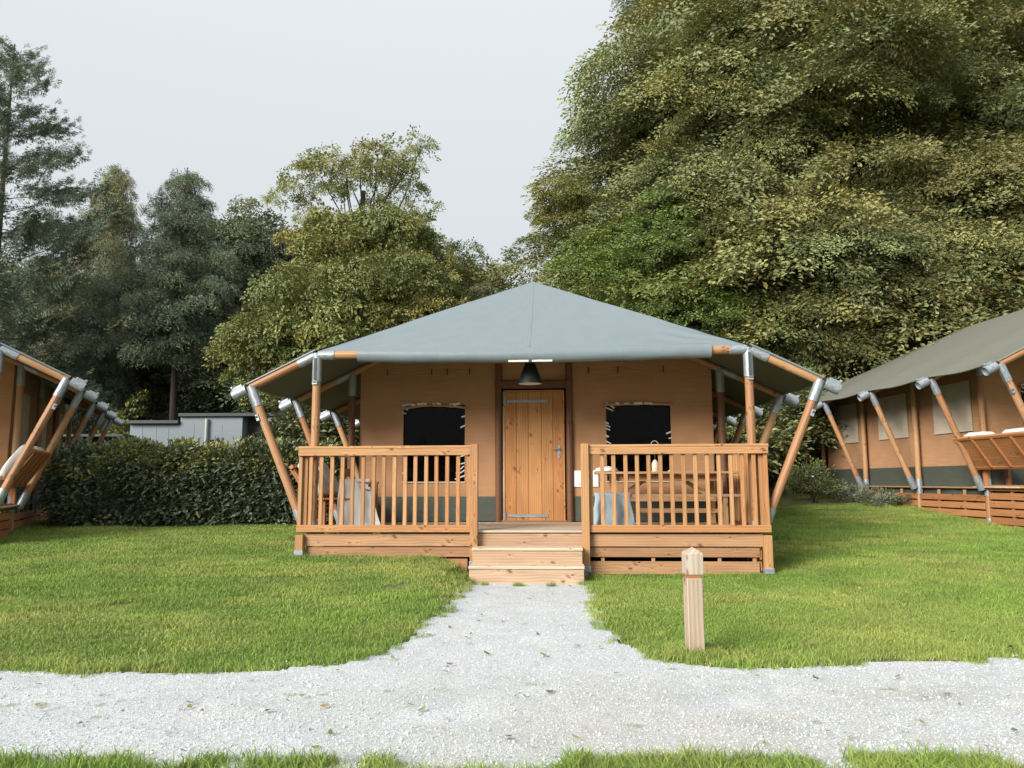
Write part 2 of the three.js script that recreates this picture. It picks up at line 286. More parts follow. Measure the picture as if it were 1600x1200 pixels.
// main footprint of the tents' decks, to keep grass from growing through
const MAIN = { pos: [0.215, 0, -9.856], turn: THREE.MathUtils.degToRad(-3.5), deck: 0.59 };
const RIGHT = { pos: [11.26, 0.50, -11.77], turn: THREE.MathUtils.degToRad(3.25), deck: 0.59 };
const LEFT = { pos: [-10.04, 0.268, -9.79], turn: THREE.MathUtils.degToRad(23.1), deck: 0.59 };
const toLocal = (T, x, z) => { const c = Math.cos(T.turn), s = Math.sin(T.turn), dx = x - T.pos[0], dz = z - T.pos[2]; return [dx * c - dz * s, dx * s + dz * c]; };
const underDeck = (x, z) => [MAIN, RIGHT, LEFT].some((T) => { const [a, b] = toLocal(T, x, z); return Math.abs(a) < 2.9 && b < -0.06 && b > -8.4; });
{
  const kinds = [bladePatch(90, 0.17, 0.014, 0.038, 0.0044, 1.1, 1), bladePatch(50, 0.15, 0.02, 0.055, 0.0044, 1.1, 2), bladePatch(40, 0.12, 0.03, 0.09, 0.005, 0.9, 3), bladePatch(1500, 0.62, 0.014, 0.04, 0.0044, 1.15, 4)], lists = [[], [], [], []];
  const put = (x, z, k, s, bright, tilt = 0.12) => lists[k].push([mtx(V(x, H(x, z) + bumps(x, z), z), eul(R(-tilt, tilt), R(0, 6.28), R(-tilt, tilt)), V(s, s * R(0.8, 1.25), s)), grassColor(x, z, bright)]);
  const bare = (x, z) => fbm(x * 1.4, z * 1.4, 91) > 9;
  for (let z = -4.9; z > -16.5;) { // lawn: small patches near the path and decks, wide ones elsewhere
    const far = 1 + 0.05 * Math.max(0, -z - 6), st = 0.085, half = 0.70 * -z + 1.5;
    for (let x = -half; x < half; x += st) {
      const px = x + R(-0.5, 0.5) * st, pz = z + R(-0.5, 0.5) * st; if (underDeck(px, pz)) continue;
      const d = pz > -9.8 && Math.abs(px) < 9 ? pathDist(px, pz) : 1, rim = d < 0.42 || bare(px, pz) || [[0.4, 0], [-0.4, 0], [0, 0.4], [0, -0.4]].some(([a, b]) => underDeck(px + a, pz + b));
      if (!rim) { if (rnd() < 0.02) put(px, pz, 3, R(0.9, 1.15) * Math.sqrt(far), 1, 0.02); if (rnd() < 0.07) put(px, pz, 1, R(0.7, 1.2) * far, 1); continue; }
      if (d < R(-0.06, 0.07)) continue;
      if (d < 0.35 && fbm(px * 2.6, pz * 2.6, 95) > 0.25 + d * 2.2) continue;
      if (bare(px, pz) && rnd() < 0.6) continue;
      put(px, pz, rnd() < 0.75 ? 0 : 1, R(0.85, 1.2) * far, 1);
    }
    z -= st;
  }
  for (let z = -5.0; z > -16.5; z -= 0.33) for (let x = -0.7 * -z - 1.5; x < 0.7 * -z + 1.5; x += 0.33) {
    const px = x + R(-0.14, 0.14), pz = z + R(-0.14, 0.14), d = pz > -9.8 && Math.abs(px) < 9 ? pathDist(px, pz) : 1; if (d < 0.36 || underDeck(px, pz) || [[0.36, 0], [-0.36, 0], [0, 0.36], [0, -0.36]].some(([a, b]) => underDeck(px + a, pz + b))) continue;
    put(px, pz, 3, R(0.95, 1.15), 1, 0.02);
  }
  for (let k = 0; k < 2600; k++) { // longer grass along the path, the deck and the post
    const c = k % 4; let x, z;
    if (c < 2) { const p = pathPoly[Math.floor(rnd() * pathPoly.length)]; x = p[0] + R(-0.08, 0.12) * Math.sign(p[0] - 0.2); z = p[1] + R(-0.16, 0.05); if (Math.abs(x) > 7 || z > -4.6 || (z < -9 && Math.abs(x - 0.2) < 0.8)) continue; if (fbm(x * 2.2, z * 2.2, 97) > 0.3) continue; } else if (c === 2) { const T = MAIN, a = R(-3.2, 3.3); if (Math.abs(a) < 0.72) continue; const b = R(0.0, 0.22); x = T.pos[0] + a * Math.cos(T.turn) + b * Math.sin(T.turn); z = T.pos[2] - a * Math.sin(T.turn) + b * Math.cos(T.turn); } else { x = 1.26 + R(-0.16, 0.16); z = -5.5 + R(-0.16, 0.12); if (rnd() < 0.6) continue; }
    put(x, z, rnd() < 0.5 ? 1 : 2, R(0.7, 1.15), 1.0);
  }
  for (let k = 0; k < 9000; k++) { // uncut verge in the foreground
    const x = R(-3.6, 3.6), e = fbm(x * 1.3, 3, 99), z = -3.54 + 0.08 * e + Math.abs(R(0, 1)) ** 0.8 * 1.0; const d = z + 3.56;
    if (d < 0.0) continue; if (fbm(x * 1.6, z * 1.6, 101) > 0.12 && d < 0.22) continue;
    put(x, z, rnd() < 0.55 ? 1 : 2, R(0.7, 1.05), 1.02);
  }
  const tufts = [[-0.35, -9.2], [0.05, -9.12], [0.1, -9.13], [0.03, -9.14], [0.45, -9.15], [-0.45, -9.25], [0.8, -9.3], [0.85, -9.2], [-0.5, -9.35]]; // tufts at the foot of the steps
  for (const [x, z] of tufts) for (let k = 0; k < 5; k++) put(x + R(-0.05, 0.05), z + R(-0.03, 0.03), 2, R(0.5, 0.95), 0.9);
  for (let k = 0; k < 130; k++) { const x = R(-4, 4), z = R(-5.3, -3.7); if (pathDist(x, z) < -0.1 && fbm(x * 1.7, z * 1.7, 103) > -0.1) for (let m = 0; m < 2; m++) put(x + R(-0.04, 0.04), z + R(-0.02, 0.02), 0, R(0.25, 0.5), 0.85); } // weeds in the stone
  lists.forEach((l, i) => tag(instanced(['short_grass', 'tall_lawn_grass', 'tufted_grass', 'lawn_grass'][i], kinds[i], M.grass, l), ['short grass at the edges of path and decks', 'taller bent grass blades mixed into the lawn', 'long grass tufts along path edge and deck', 'short green lawn grass on both sides of the path'][i], 'grass', null, 'stuff'));
}

// ---------------------------------------------------------------- tents
const FR = [-0.163, -1.941, -4.0, -6.07, -8.13], WP = 2.844, EH = 2.307, XC = 3.875, SL = 0.48, RH = 3.672, D0 = 0.59;
const roofY = (x) => EH - SL * (Math.abs(x) - WP); // rafter centre line above the deck
function buildTent(T, o) {
  const t = thing('safari_tent', o.label, 'tent', T.pos, T.turn, 'safari tents on timber decks');
  const y = (d) => D0 + d, roofM = o.roof || M.roof, canvasM = o.canvas || M.canvas;
  // frames
  FR.forEach((z, i) => {
    for (const s of [-1, 1]) {
      const foot = i === 0 ? y(0.002) : y(-0.62), pm = M.pole[(i + (s > 0)) % 3];
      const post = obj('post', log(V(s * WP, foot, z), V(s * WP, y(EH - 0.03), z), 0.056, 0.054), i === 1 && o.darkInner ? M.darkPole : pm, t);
      obj('sleeve', pipe(V(s * WP, y(EH - 0.36), z), V(s * WP, y(EH + 0.02), z), 0.062), M.zinc, post);
      obj('sleeve', pipe(V(s * WP, y(i === 0 ? 0.004 : -0.17), z), V(s * WP, y(i === 0 ? 0.11 : 0.13), z), 0.063), M.zinc, post);
      if (i) obj('sleeve', pipe(V(s * WP, y(-0.63), z), V(s * WP, y(-0.55), z), 0.066), M.zinc, post);
      if (i === 0) { addBoard('strap', 0.035, 0.30, 0.006, [s * (WP + 0.005), y(EH - 0.20), z + 0.066], M.strap, post); addBoard('buckle', 0.07, 0.045, 0.02, [s * (WP + 0.005), y(EH - 0.385), z + 0.068], M.zinc, post); addBoard('buckle', 0.05, 0.012, 0.03, [s * (WP + 0.005), y(EH - 0.375), z + 0.072], M.strap, post); }
      // rafter, from the ridge (front frame: from the post) to beyond the wall
      const dir = V(s * 1, -SL, 0).normalize(), at = (x) => V(s * x, y(roofY(x)), z), x0 = i === 0 || i === 4 ? WP + 0.04 : i === 1 ? 0.2 : 0.05;
      const raf = obj('rafter', log(at(x0), at(XC - 0.13), 0.052, 0.05), M.pole[(i + 1 + (s > 0)) % 3], t);
      obj('sleeve', pipe(at(WP + 0.03), at(WP + 0.25), 0.060), M.zinc, raf);
      // end cap with its lug
      const cap = obj('end_cap', [pipe(at(XC - 0.08), at(XC + 0.10), 0.073), tube(at(XC - 0.075), at(XC + 0.075), 0.068)], M.zinc, t);
      const up = V(s * SL, 1, 0).normalize(), lug = addBoard('lug', 0.15, 0.035, 0.05, at(XC + 0.02).addScaledVector(up, 0.082).toArray(), M.zinc, cap, [0, 0, -s * Math.atan(SL)]); lug.name = 'lug';
      addBoard('lug', 0.03, 0.03, 0.075, at(XC + 0.075).addScaledVector(up, 0.105).toArray(), M.zinc, cap, [0, 0, -s * Math.atan(SL)]);
      // strut
      const a = V(s * 2.955, y(i === 0 ? 0.02 : -0.06), z + 0.01), b = V(s * 3.725, y(1.86), z + 0.01), u = b.clone().sub(a).normalize();
      const st = obj('strut', log(a, b, 0.056, 0.054), pm, t);
      obj('sleeve', pipe(a.clone().addScaledVector(u, 0.0), a.clone().addScaledVector(u, 0.26), 0.063), M.zinc, st);
      obj('sleeve', pipe(b.clone().addScaledVector(u, -0.26), b.clone().addScaledVector(u, 0.03), 0.062), M.zinc, st);
      if (i === 0) {
        const sp = addBoard('strap', 0.03, 0.36, 0.008, b.clone().addScaledVector(u, -0.22).add(V(s * 0.062, -0.01, 0.02)).toArray(), M.strap, st, [0, 0, -s * Math.atan2(u.x * s, u.y)]); sp.name = 'strap';
        addBoard('buckle', 0.045, 0.09, 0.05, b.clone().addScaledVector(u, -0.43).add(V(s * 0.05, 0, 0.045)).toArray(), M.zinc, st, [0, 0, -s * Math.atan2(u.x * s, u.y)]);
        addBoard('buckle', 0.03, 0.03, 0.055, b.clone().addScaledVector(u, -0.42).add(V(s * 0.055, 0, 0.05)).toArray(), M.strap, st, [0, 0, -s * Math.atan2(u.x * s, u.y)]);
      }
    }
  });
  // front and rear eave poles, ridge, hip rafters
  for (const z of [FR[0], FR[4]]) {
    const ep = obj('eave_pole', log(V(-WP + 0.05, y(EH - 0.005), z), V(WP - 0.05, y(EH - 0.005), z), 0.055, 0.055), M.pole[0], t);
    for (const s of [-1, 1]) obj('sleeve', pipe(V(s * (WP - 0.02), y(EH - 0.005), z), V(s * (WP - 0.24), y(EH - 0.005), z), 0.062), M.zinc, ep);
  }
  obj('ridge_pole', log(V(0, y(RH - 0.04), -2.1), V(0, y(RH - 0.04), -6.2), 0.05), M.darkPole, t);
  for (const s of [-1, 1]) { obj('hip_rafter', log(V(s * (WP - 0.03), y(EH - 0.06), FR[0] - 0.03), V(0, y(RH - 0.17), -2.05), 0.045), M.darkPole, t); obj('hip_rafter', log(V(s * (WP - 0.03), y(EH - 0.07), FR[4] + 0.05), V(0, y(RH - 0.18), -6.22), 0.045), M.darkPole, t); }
  // roof sheet
  const lift = 0.075, A = V(0, y(RH + lift), -2.0), Bk = V(0, y(RH + lift), -6.3), EL = y(EH + lift - 0.03);
  const sagZ = (z) => { let k = 0; for (let i = 0; i < 4; i++) if (z <= FR[i] && z >= FR[i + 1]) { const q = (z - FR[i]) / (FR[i + 1] - FR[i]); k = Math.sin(q * Math.PI) ** 2; } return k; };
  const parts = [];
  for (const front of [1, 0]) {
    const z0 = front ? FR[0] + 0.015 : FR[4] - 0.015, ap = front ? A : Bk;
    parts.push(sheet(130, 56, (u, v) => { // hip end: v from the eave to the ridge
      const x = (u * 2 - 1) * (WP + 0.02) * (1 - v), p = V(x, EL + (ap.y - EL) * v, z0 + (ap.z - z0) * v), c = Math.sin(Math.PI * u) * Math.sin(Math.PI * Math.min(1, v * 1.25));
      p.y -= 0.045 * c * (1 - v) * Math.min(1, v * 6) + 0.012 * c * N(x * 1.2, v * 3, 7); 
      for (const s of [-1, 1]) { const dx = s * (WP + 0.02) - x, dv = v * 2.4, r = Math.hypot(dx, dv), an = Math.atan2(dv, Math.abs(dx)); p.y += 0.007 * Math.sin(an * 26 + 3 * N(r * 1.5, s, 3)) * sm(0.1, 0.4, r) * sm(1.7, 0.6, r) * sm(0, 0.12, an); } // tension folds fanning from the corner posts
      p.y += 0.004 * N(x * 2.6, v * 4, 19) * Math.min(1, v * 8); return p;
    }, [4, 2]));
  }
  for (const s of [-1, 1]) parts.push(sheet(80, 24, (u, v) => { // long side: v from the ridge to the eave
    const xe = v * (XC - 0.09); const zf = xe < WP + 0.02 ? A.z + (FR[0] + 0.03 - A.z) * xe / (WP + 0.02) : FR[0] + 0.03, zb = xe < WP + 0.02 ? Bk.z + (FR[4] - 0.03 - Bk.z) * xe / (WP + 0.02) : FR[4] - 0.03;
    const z = zf + (zb - zf) * u, yy = y(roofY(xe) + lift) - (xe < WP ? 0.01 * xe / WP : 0.01);
    return V(s * xe, yy - 0.035 * sagZ(z) * v + 0.006 * N(xe * 1.4, z * 1.4, s) * Math.sin(Math.PI * u), z);
  }, [6, 3]));
  obj('roof', parts, roofM, t);
  obj('added_dark_underside', parts.map((g) => g.clone().translate(0, -0.012, 0)), M.darkUnderside, t);  // added sheet that darkens the roof underside and cuts bounced light
  for (const s of [-1, 1]) { // hem along the side eaves and the front edge
    const pts = []; for (let k = 0; k <= 60; k++) { const z = FR[0] + 0.03 + (FR[4] - FR[0] - 0.06) * k / 60; pts.push(V(s * (XC - 0.085), y(roofY(XC - 0.085) + lift - 0.012) - 0.035 * sagZ(z) * 1, z)); }
    obj('roof_hem', new THREE.TubeGeometry(new THREE.CatmullRomCurve3(pts), 120, 0.016, 6), roofM, t);
    for (const z of [FR[0] + 0.032, FR[4] - 0.032]) obj('roof_hem', tube(V(s * (WP + 0.02), y(EH + lift - 0.012), z), V(s * (XC - 0.09), y(roofY(XC - 0.09) + lift - 0.012), z), 0.014), roofM, t);
  }
  // canvas rolled round the front eave pole
  const roll = sheet(60, 14, (u, v) => {
    const x = -2.29 + 4.66 * u, a = -0.45 + v * 4.3, r = 0.088 + 0.006 * N(x * 2.1, a * 0.8, 3) + 0.004 * N(x * 9, a * 1.6, 5), sag = 0.028 * Math.sin(Math.PI * u);
    return V(x, y(EH - 0.012) - sag + r * Math.cos(a) * 1.08, FR[0] + r * Math.sin(a));
  }, [4, 0.3]);
  obj('eave_roll', roll, roofM, t);
  obj('roof_seam', sheet(2, 40, (u, v) => { const q = 0.03 + 0.93 * v, c = Math.sin(Math.PI * Math.min(1, q * 1.25)), x = (u - 0.5) * 0.035; return V(x, EL + (A.y - EL) * q - 0.045 * c * (1 - q) * Math.min(1, q * 6) - 0.012 * c * N(0, q * 3, 7) + 0.006 - 0.003 * Math.abs(u - 0.5), FR[0] + 0.015 + (A.z - FR[0] - 0.015) * q); }, [0.1, 1]), roofM, t);
  if (o.front) for (const x of [-0.155, 0.155]) addBoard('hook_strip', 0.27, 0.03, 0.012, [x + 0.02, y(EH - 0.122), FR[0] + 0.05], M.tie, t);
  // front wall with openings: two windows and the door
  const zw = FR[1] - 0.07, WH = 2.73, win = [[-2.04, -1.075], [1.11, 2.09]], wy = [0.605, 1.795], dx = [-0.60, 0.60], topY = (x) => Math.min(roofY(x) - 0.02, 3.6);
  const fold = (x, yy) => 0.014 * fbm(x * 1.6, yy * 0.9, 13) + 0.005 * N(x * 0.7, yy * 9, 17);
  const xs = lines(-WH, WH, 0.13, [...win[0], ...win[1], ...dx]), ys = lines(0.365, 2.25, 0.11, [...wy, 2.17]);
  const hole = (x, yy) => (yy > wy[0] && yy < wy[1] && win.some(([a, b]) => x > a && x < b)) || (x > dx[0] && x < dx[1] && yy < 2.17);
  const up = gridWall(xs, ys, (x, yy) => !hole(x, yy), (x, yy) => V(x, y(yy), zw + fold(x, yy)));
  const gable = sheet(40, 10, (u, v) => { const x = (u * 2 - 1) * WH, a = 2.25, b = topY(x); return V(x, y(a + (b - a) * v), zw + fold(x, a + (b - a) * v)); }, [4, 1]);
  obj('front_wall', [up, gable], canvasM, t);
  for (const s of [-1, 1]) obj('lower_band', gridWall(lines(-WH - 0.004, WH + 0.004, 0.1, dx), lines(0.01, 0.385, 0.06), (x) => s < 0 ? x < dx[0] : x > dx[1], (x, yy) => V(x, y(yy), zw + 0.012 + fold(x, 0.37) + 0.02 * (0.37 - yy) * fbm(x * 4, yy, 19))), M.band, t);
  if (o.front) {
    win.forEach(([a, b], k) => {
      const w = obj('window', sheet(14, 14, (u, v) => V(a - 0.02 + (b - a + 0.04) * u, y(wy[0] - 0.02 + (wy[1] - wy[0] + 0.04) * v), zw - 0.045 + 0.01 * fbm(u * 3, v * 2, k + 41)), [1, 1]), M.mesh, t);
      const r = mulberry(30 + k); // pale toggles round the edge of the netting
      for (const [sx, list] of [[-1, k ? [0.98, 0.93, 0.75, 0.71, 0.67, 0.58, 0.5, 0.42] : [0.96, 0.9, 0.1]], [1, k ? [0.62, 0.55, 0.45, 0.4, 0.14, 0.08] : [0.85, 0.72, 0.34, 0.24, 0.16, 0.12, 0.06]]]) for (const q of list) {
        const L = (k === 0 && sx > 0 && q < 0.2) || (k === 1 && sx < 0 && q > 0.9) ? 0.13 + 0.04 * r() : 0.05 + 0.04 * r();
        addBoard('toggle', L, 0.016 + 0.01 * r(), 0.008, [(sx < 0 ? a : b) - sx * (L / 2 - 0.012), y(wy[0] + (wy[1] - wy[0]) * q), zw + 0.012], M.tie, w, [0, 0, -sx * (0.15 + 0.35 * r()) * (q < 0.2 || q > 0.9 ? 1.6 : 1) * -1]);
      }
      obj('rolled_flap', sheet(50, 10, (u, v) => { const x = a - 0.03 + (b - a + 0.06) * u, an = v * 6.6, q = 0.021 + 0.010 * N(x * 7, an, k * 9 + 3), dr = k ? 0.02 * Math.sin(u * 3.1) : 0.045 * Math.sin(u * Math.PI) - 0.03; return V(x, y(wy[1] - 0.015 + dr * (k ? 0.4 : 1)) + q * Math.cos(an), zw + 0.015 + q * Math.sin(an)); }, [1, 0.2]), canvasM, w);
      for (const u of k ? [0.18, 0.32, 0.5, 0.66] : [0.05, 0.13, 0.27, 0.35, 0.5, 0.58, 0.8, 0.87]) addBoard('toggle', 0.05 + 0.09 * r(), 0.018 + 0.018 * r(), 0.008, [a + (b - a) * u, y(wy[1] + 0.005 + (k ? -0.005 : 0.02 * Math.sin(u * Math.PI))), zw + 0.042], M.tie, w, [0, 0, (r() - 0.5) * 0.5]);
      obj('window_sill_hem', tube(V(a - 0.01, y(wy[0] - 0.004), zw + 0.012), V(b + 0.01, y(wy[0] - 0.004), zw + 0.012), 0.012), M.flap, w);
    });
  } else obj('window', sheet(4, 4, (u, v) => V(1.0 - 2.2 * 1 - 0.9 + 1.1 * u, y(wy[0] + (wy[1] - wy[0]) * v), zw - 0.03), [1, 1]), M.mesh, t);
  // side and rear walls
  for (const s of [-1, 1]) {
    obj('side_wall', gridWall(lines(FR[4] + 0.02, zw, 0.13), lines(0.36, 2.40, 0.12), () => true, (z, yy) => V(s * (WH - 0.01 + 0.4 * fold(z, yy)), y(yy), z)), canvasM, t);
    obj('lower_band', gridWall(lines(FR[4] + 0.02, zw, 0.1), lines(-0.17, 0.375, 0.06), () => true, (z, yy) => { const k = sagZ(z), d = 0.375 - yy; return V(s * (WH + 0.012 + 0.20 * d * d * (0.3 + 0.7 * k) + 0.05 * d * fbm(z * 2.4, yy * 2, s + 29)), y(yy) - (yy < -0.1 ? 0.05 * k : 0) + (yy < -0.1 ? 0.03 * N(z * 2, 3) : 0), z); }), M.band, t);
    for (let i = 1; i < 4; i++) {
      const zc = (FR[i] + FR[i + 1]) / 2 + 0.02, ww = 1.16;
      const w = obj('side_window_flap', sheet(12, 10, (u, v) => V(s * (WH + 0.012 + 0.006 * fbm(u * 3, v * 3, i)), y(1.0 + 0.92 * v), zc + (u - 0.5) * ww), [1, 0.8]), M.flap, t);
      obj('flap_hem', [tube(V(s * (WH + 0.012), y(1.0), zc - ww / 2), V(s * (WH + 0.012), y(1.0), zc + ww / 2), 0.008), tube(V(s * (WH + 0.012), y(1.92), zc - ww / 2), V(s * (WH + 0.012), y(1.92), zc + ww / 2), 0.008)], M.flap, w);
    }
  }
  obj('rear_wall', sheet(20, 16, (u, v) => { const x = (u * 2 - 1) * WH; return V(x, y(v * topY(x)), FR[4] + 0.02 + fold(x, v)); }, [3, 3]), canvasM, t);
  // door frame and door
  if (o.front) {
    const zd = zw + 0.03, f = (x) => log(V(x, y(0), zd), V(x, y(2.42), zd), 0.056, 0.052);
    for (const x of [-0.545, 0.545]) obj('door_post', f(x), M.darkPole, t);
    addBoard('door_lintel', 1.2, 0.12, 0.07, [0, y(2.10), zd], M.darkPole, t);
    obj('inner_flap', sheet(10, 4, (u, v) => V(-0.58 + 1.16 * u, y(2.13 + 0.5 * v), zw - 0.02), [1, 0.4]), M.canvas, t);
    const d = new THREE.Group(); d.name = 'door'; t.add(d);
    const px = [-0.452, -0.27, -0.085, 0.115, 0.29, 0.448];
    for (let k = 0; k < 5; k++) addBoard('door_plank', px[k + 1] - px[k] - 0.003, 1.965, 0.036, [(px[k] + px[k + 1]) / 2, y(1.0), zd + 0.012 + (k % 2) * 0.0015], M.door[[3, 0, 2, 0, 3][k]], d);
    addBoard('door_stop', 0.03, 1.98, 0.02, [-0.462, y(1.0), zd + 0.034], M.step[2], d); addBoard('door_stop', 0.022, 1.98, 0.02, [0.458, y(1.0), zd + 0.03], M.door[2], d); addBoard('door_stop', 0.93, 0.03, 0.02, [0, y(1.998), zd + 0.032], M.door[1], d);
    for (const yy of [1.845, 0.095]) {
      const h = addBoard('strap_hinge', 0.62, 0.042, 0.006, [-0.10, y(yy), zd + 0.037], M.zinc, d);
      addBoard('hinge_plate', 0.035, 0.14, 0.008, [-0.345, 0, 0.004], M.zinc, h); obj('hinge_pin', tube(V(-0.352, -0.07, 0.012), V(-0.352, 0.07, 0.012), 0.01), M.zinc, h);
    }
    const hp = addBoard('handle_plate', 0.04, 0.20, 0.006, [0.385, y(1.06), zd + 0.036], M.zinc, d);
    obj('lever', [tube(V(0, 0.045, 0), V(0, 0.045, 0.05), 0.009), tube(V(0.005, 0.045, 0.05), V(-0.11, 0.045, 0.05), 0.009)], M.zinc, hp); obj('keyhole', new THREE.CylinderGeometry(0.007, 0.007, 0.004, 10).rotateX(Math.PI / 2).translate(0, -0.05, 0.004), M.black, hp);
    addBoard('threshold', 1.0, 0.025, 0.09, [0, y(0.013), zd + 0.01], M.skirt, t);
    for (const x of [-2.3, -1.6, -1.35, -1.0, 0.85, 1.3, 2.0]) addBoard('canvas_loop', 0.018, 0.10, 0.012, [x, y(2.32), zw + 0.03], M.strap, t);
  }
  return t;
}
function sideRailing(parent, s, z0, z1, y, tilt) { // close-boarded side of the veranda
  const r = new THREE.Group(); r.name = 'side_railing'; parent.add(r);
  const n = Math.floor(Math.abs(z1 - z0) / 0.15), x = s * 2.955;
  addBoard('top_rail', 0.09, 0.035, Math.abs(z1 - z0), [x, y(1.046), (z0 + z1) / 2], M.rail, r); addBoard('rail', 0.03, 0.09, Math.abs(z1 - z0), [x + s * 0.012, y(0.98), (z0 + z1) / 2], M.rail, r); addBoard('rail', 0.03, 0.09, Math.abs(z1 - z0), [x + s * 0.012, y(0.04), (z0 + z1) / 2], M.rail, r);
  for (let k = 0; k < n; k++) addBoard('baluster', 0.03, 0.95, 0.05, [x - s * 0.02, y(0.51), z0 + (z1 - z0) * (k + 0.5) / n], M.rail, r);
  return r;
}
function buildDeck(T, o) {
  const t = thing('timber_deck', o.label, 'deck', T.pos, T.turn, 'timber decks under the tents'), y = (d) => D0 + d, W = 3.0, back = -8.35;
  // floor boards run across, laid from the front edge back
  for (let k = 0; k < (o.front ? 15 : 15); k++) addBoard('floor_board', 2 * W - 0.06, 0.028, 0.138, [0, y(-0.016), -0.075 - k * 0.144], M.tread, t);
  addBoard('subfloor', 2 * W - 0.3, 0.03, back * -1 - 2.3, [0, y(-0.03), (back - 2.25) / 2], M.skirt, t);
  const front = [[-W + 0.1, -0.74], [0.72, W - 0.1]];
  if (o.front) {
    // skirting boards under the two railings
    for (const [k, [a, b]] of front.entries()) {
      addBoard('skirting_board', b - a, 0.155, 0.028, [(a + b) / 2, y(-0.125), -0.035], M.skirt[2], t);
      addBoard('skirting_board', b - a - (k ? 0.04 : 0.02), k ? 0.118 : 0.125, 0.026, [(a + b) / 2 - (k ? 0.02 : 0), y(-0.275), -0.055], M.skirt[1], t);
      if (k) { addBoard('skirting_board', b - a - 0.06, 0.16, 0.026, [(a + b) / 2 - 0.02, y(-0.465), -0.05], M.skirt[0], t); for (const x of [0.92, 1.55, 2.37, 2.8]) addBoard('spacer_block', 0.045, 0.5, 0.04, [x, y(-0.30), -0.09], M.skirt[2], t); } else addBoard('skirting_board', b - a - 0.1, 0.14, 0.026, [(a + b) / 2, y(-0.43), -0.055], M.skirt[3], t);
    }
    addBoard('skirting_board', 1.46, 0.165, 0.028, [-0.01, y(-0.125), -0.03], M.step[1], t);
    // posts with galvanised shoes
    for (const [x, y0, y1, w] of [[-0.70, -0.40, 1.085, 0.098], [0.705, -0.46, 1.085, 0.098], [2.945, -0.48, -0.06, 0.1], [-2.95, -0.27, -0.06, 0.1]]) {
      const p = addBoard('deck_post', w, y1 - y0, 0.098, [x, y((y0 + y1) / 2), Math.abs(x) < 1 ? 0.035 : 0.0], M.rail[x > 0 ? 0 : 1], t);
      addBoard('post_shoe', 0.115, 0.07, 0.115, [0, -(y1 - y0) / 2 - 0.01, 0], M.zinc, p); addBoard('post_shoe', 0.05, 0.2, 0.05, [0, -(y1 - y0) / 2 - 0.12, 0], M.zinc, p);
    }
    // front railings
    for (const [a, b, n] of [[-2.995, -0.752, 16], [0.757, 2.995, 15]]) {
      const r = new THREE.Group(); r.name = 'railing'; t.add(r); const c = (a + b) / 2, L = b - a;
      addBoard('top_rail', L + 0.01, 0.032, 0.10, [c, y(1.058), -0.01], M.rail[2], r); addBoard('rail', L, 0.09, 0.03, [c, y(0.995), 0.022], M.rail[0], r); addBoard('rail', L, 0.09, 0.03, [c, y(0.022), 0.022], M.rail[3], r);
      for (let k = 0; k <= n; k++) addBoard('baluster', 0.05, 0.97, 0.03, [a + 0.026 + (L - 0.052) * k / n + R(-0.004, 0.004), y(0.512), -0.011], M.rail, r, [0, 0, R(-0.003, 0.003)]);
    }
    for (const s of [-1, 1]) { addBoard('corner_post', 0.09, 1.03, 0.09, [s * 2.93, y(0.52), -0.08], M.rail[1], t); }
    sideRailing(t, 1, -0.13, -1.85, y); sideRailing(t, -1, -0.13, -0.62, y);
  } else { addBoard('skirting_board', 2 * W - 0.1, 0.16, 0.028, [0, y(-0.12), -0.03], M.skirt[2], t); addBoard('skirting_board', 2 * W - 0.1, 0.12, 0.028, [0, y(-0.29), -0.03], M.skirt[0], t); }
  // side skirting: horizontal slats with open gaps, bay by bay
  for (const s of o.sides) for (let i = 0; i < 4; i++) for (let k = 0; k < 6; k++) {
    const z0 = i ? FR[i] - 0.06 : -0.06, z1 = FR[i + 1] + 0.06; if (i === 0 && k === 5) addBoard('side_slat', 0.026, 0.105, z0 - z1, [s * 2.88, y(-0.03), (z0 + z1) / 2], M.slat, t);
    else addBoard('side_slat', 0.024, 0.112, z0 - z1, [s * 2.875, y(-0.17 - k * 0.138 + (i === 0 ? 0 : -0.04)), (z0 + z1) / 2], M.slat, t);
    if (k === 0) for (const q of [0.3, 0.7]) addBoard('spacer_block', 0.04, 0.7, 0.05, [s * 2.845, y(-0.42), z0 + (z1 - z0) * q], M.skirt[2], t);
  }
  return t;
}
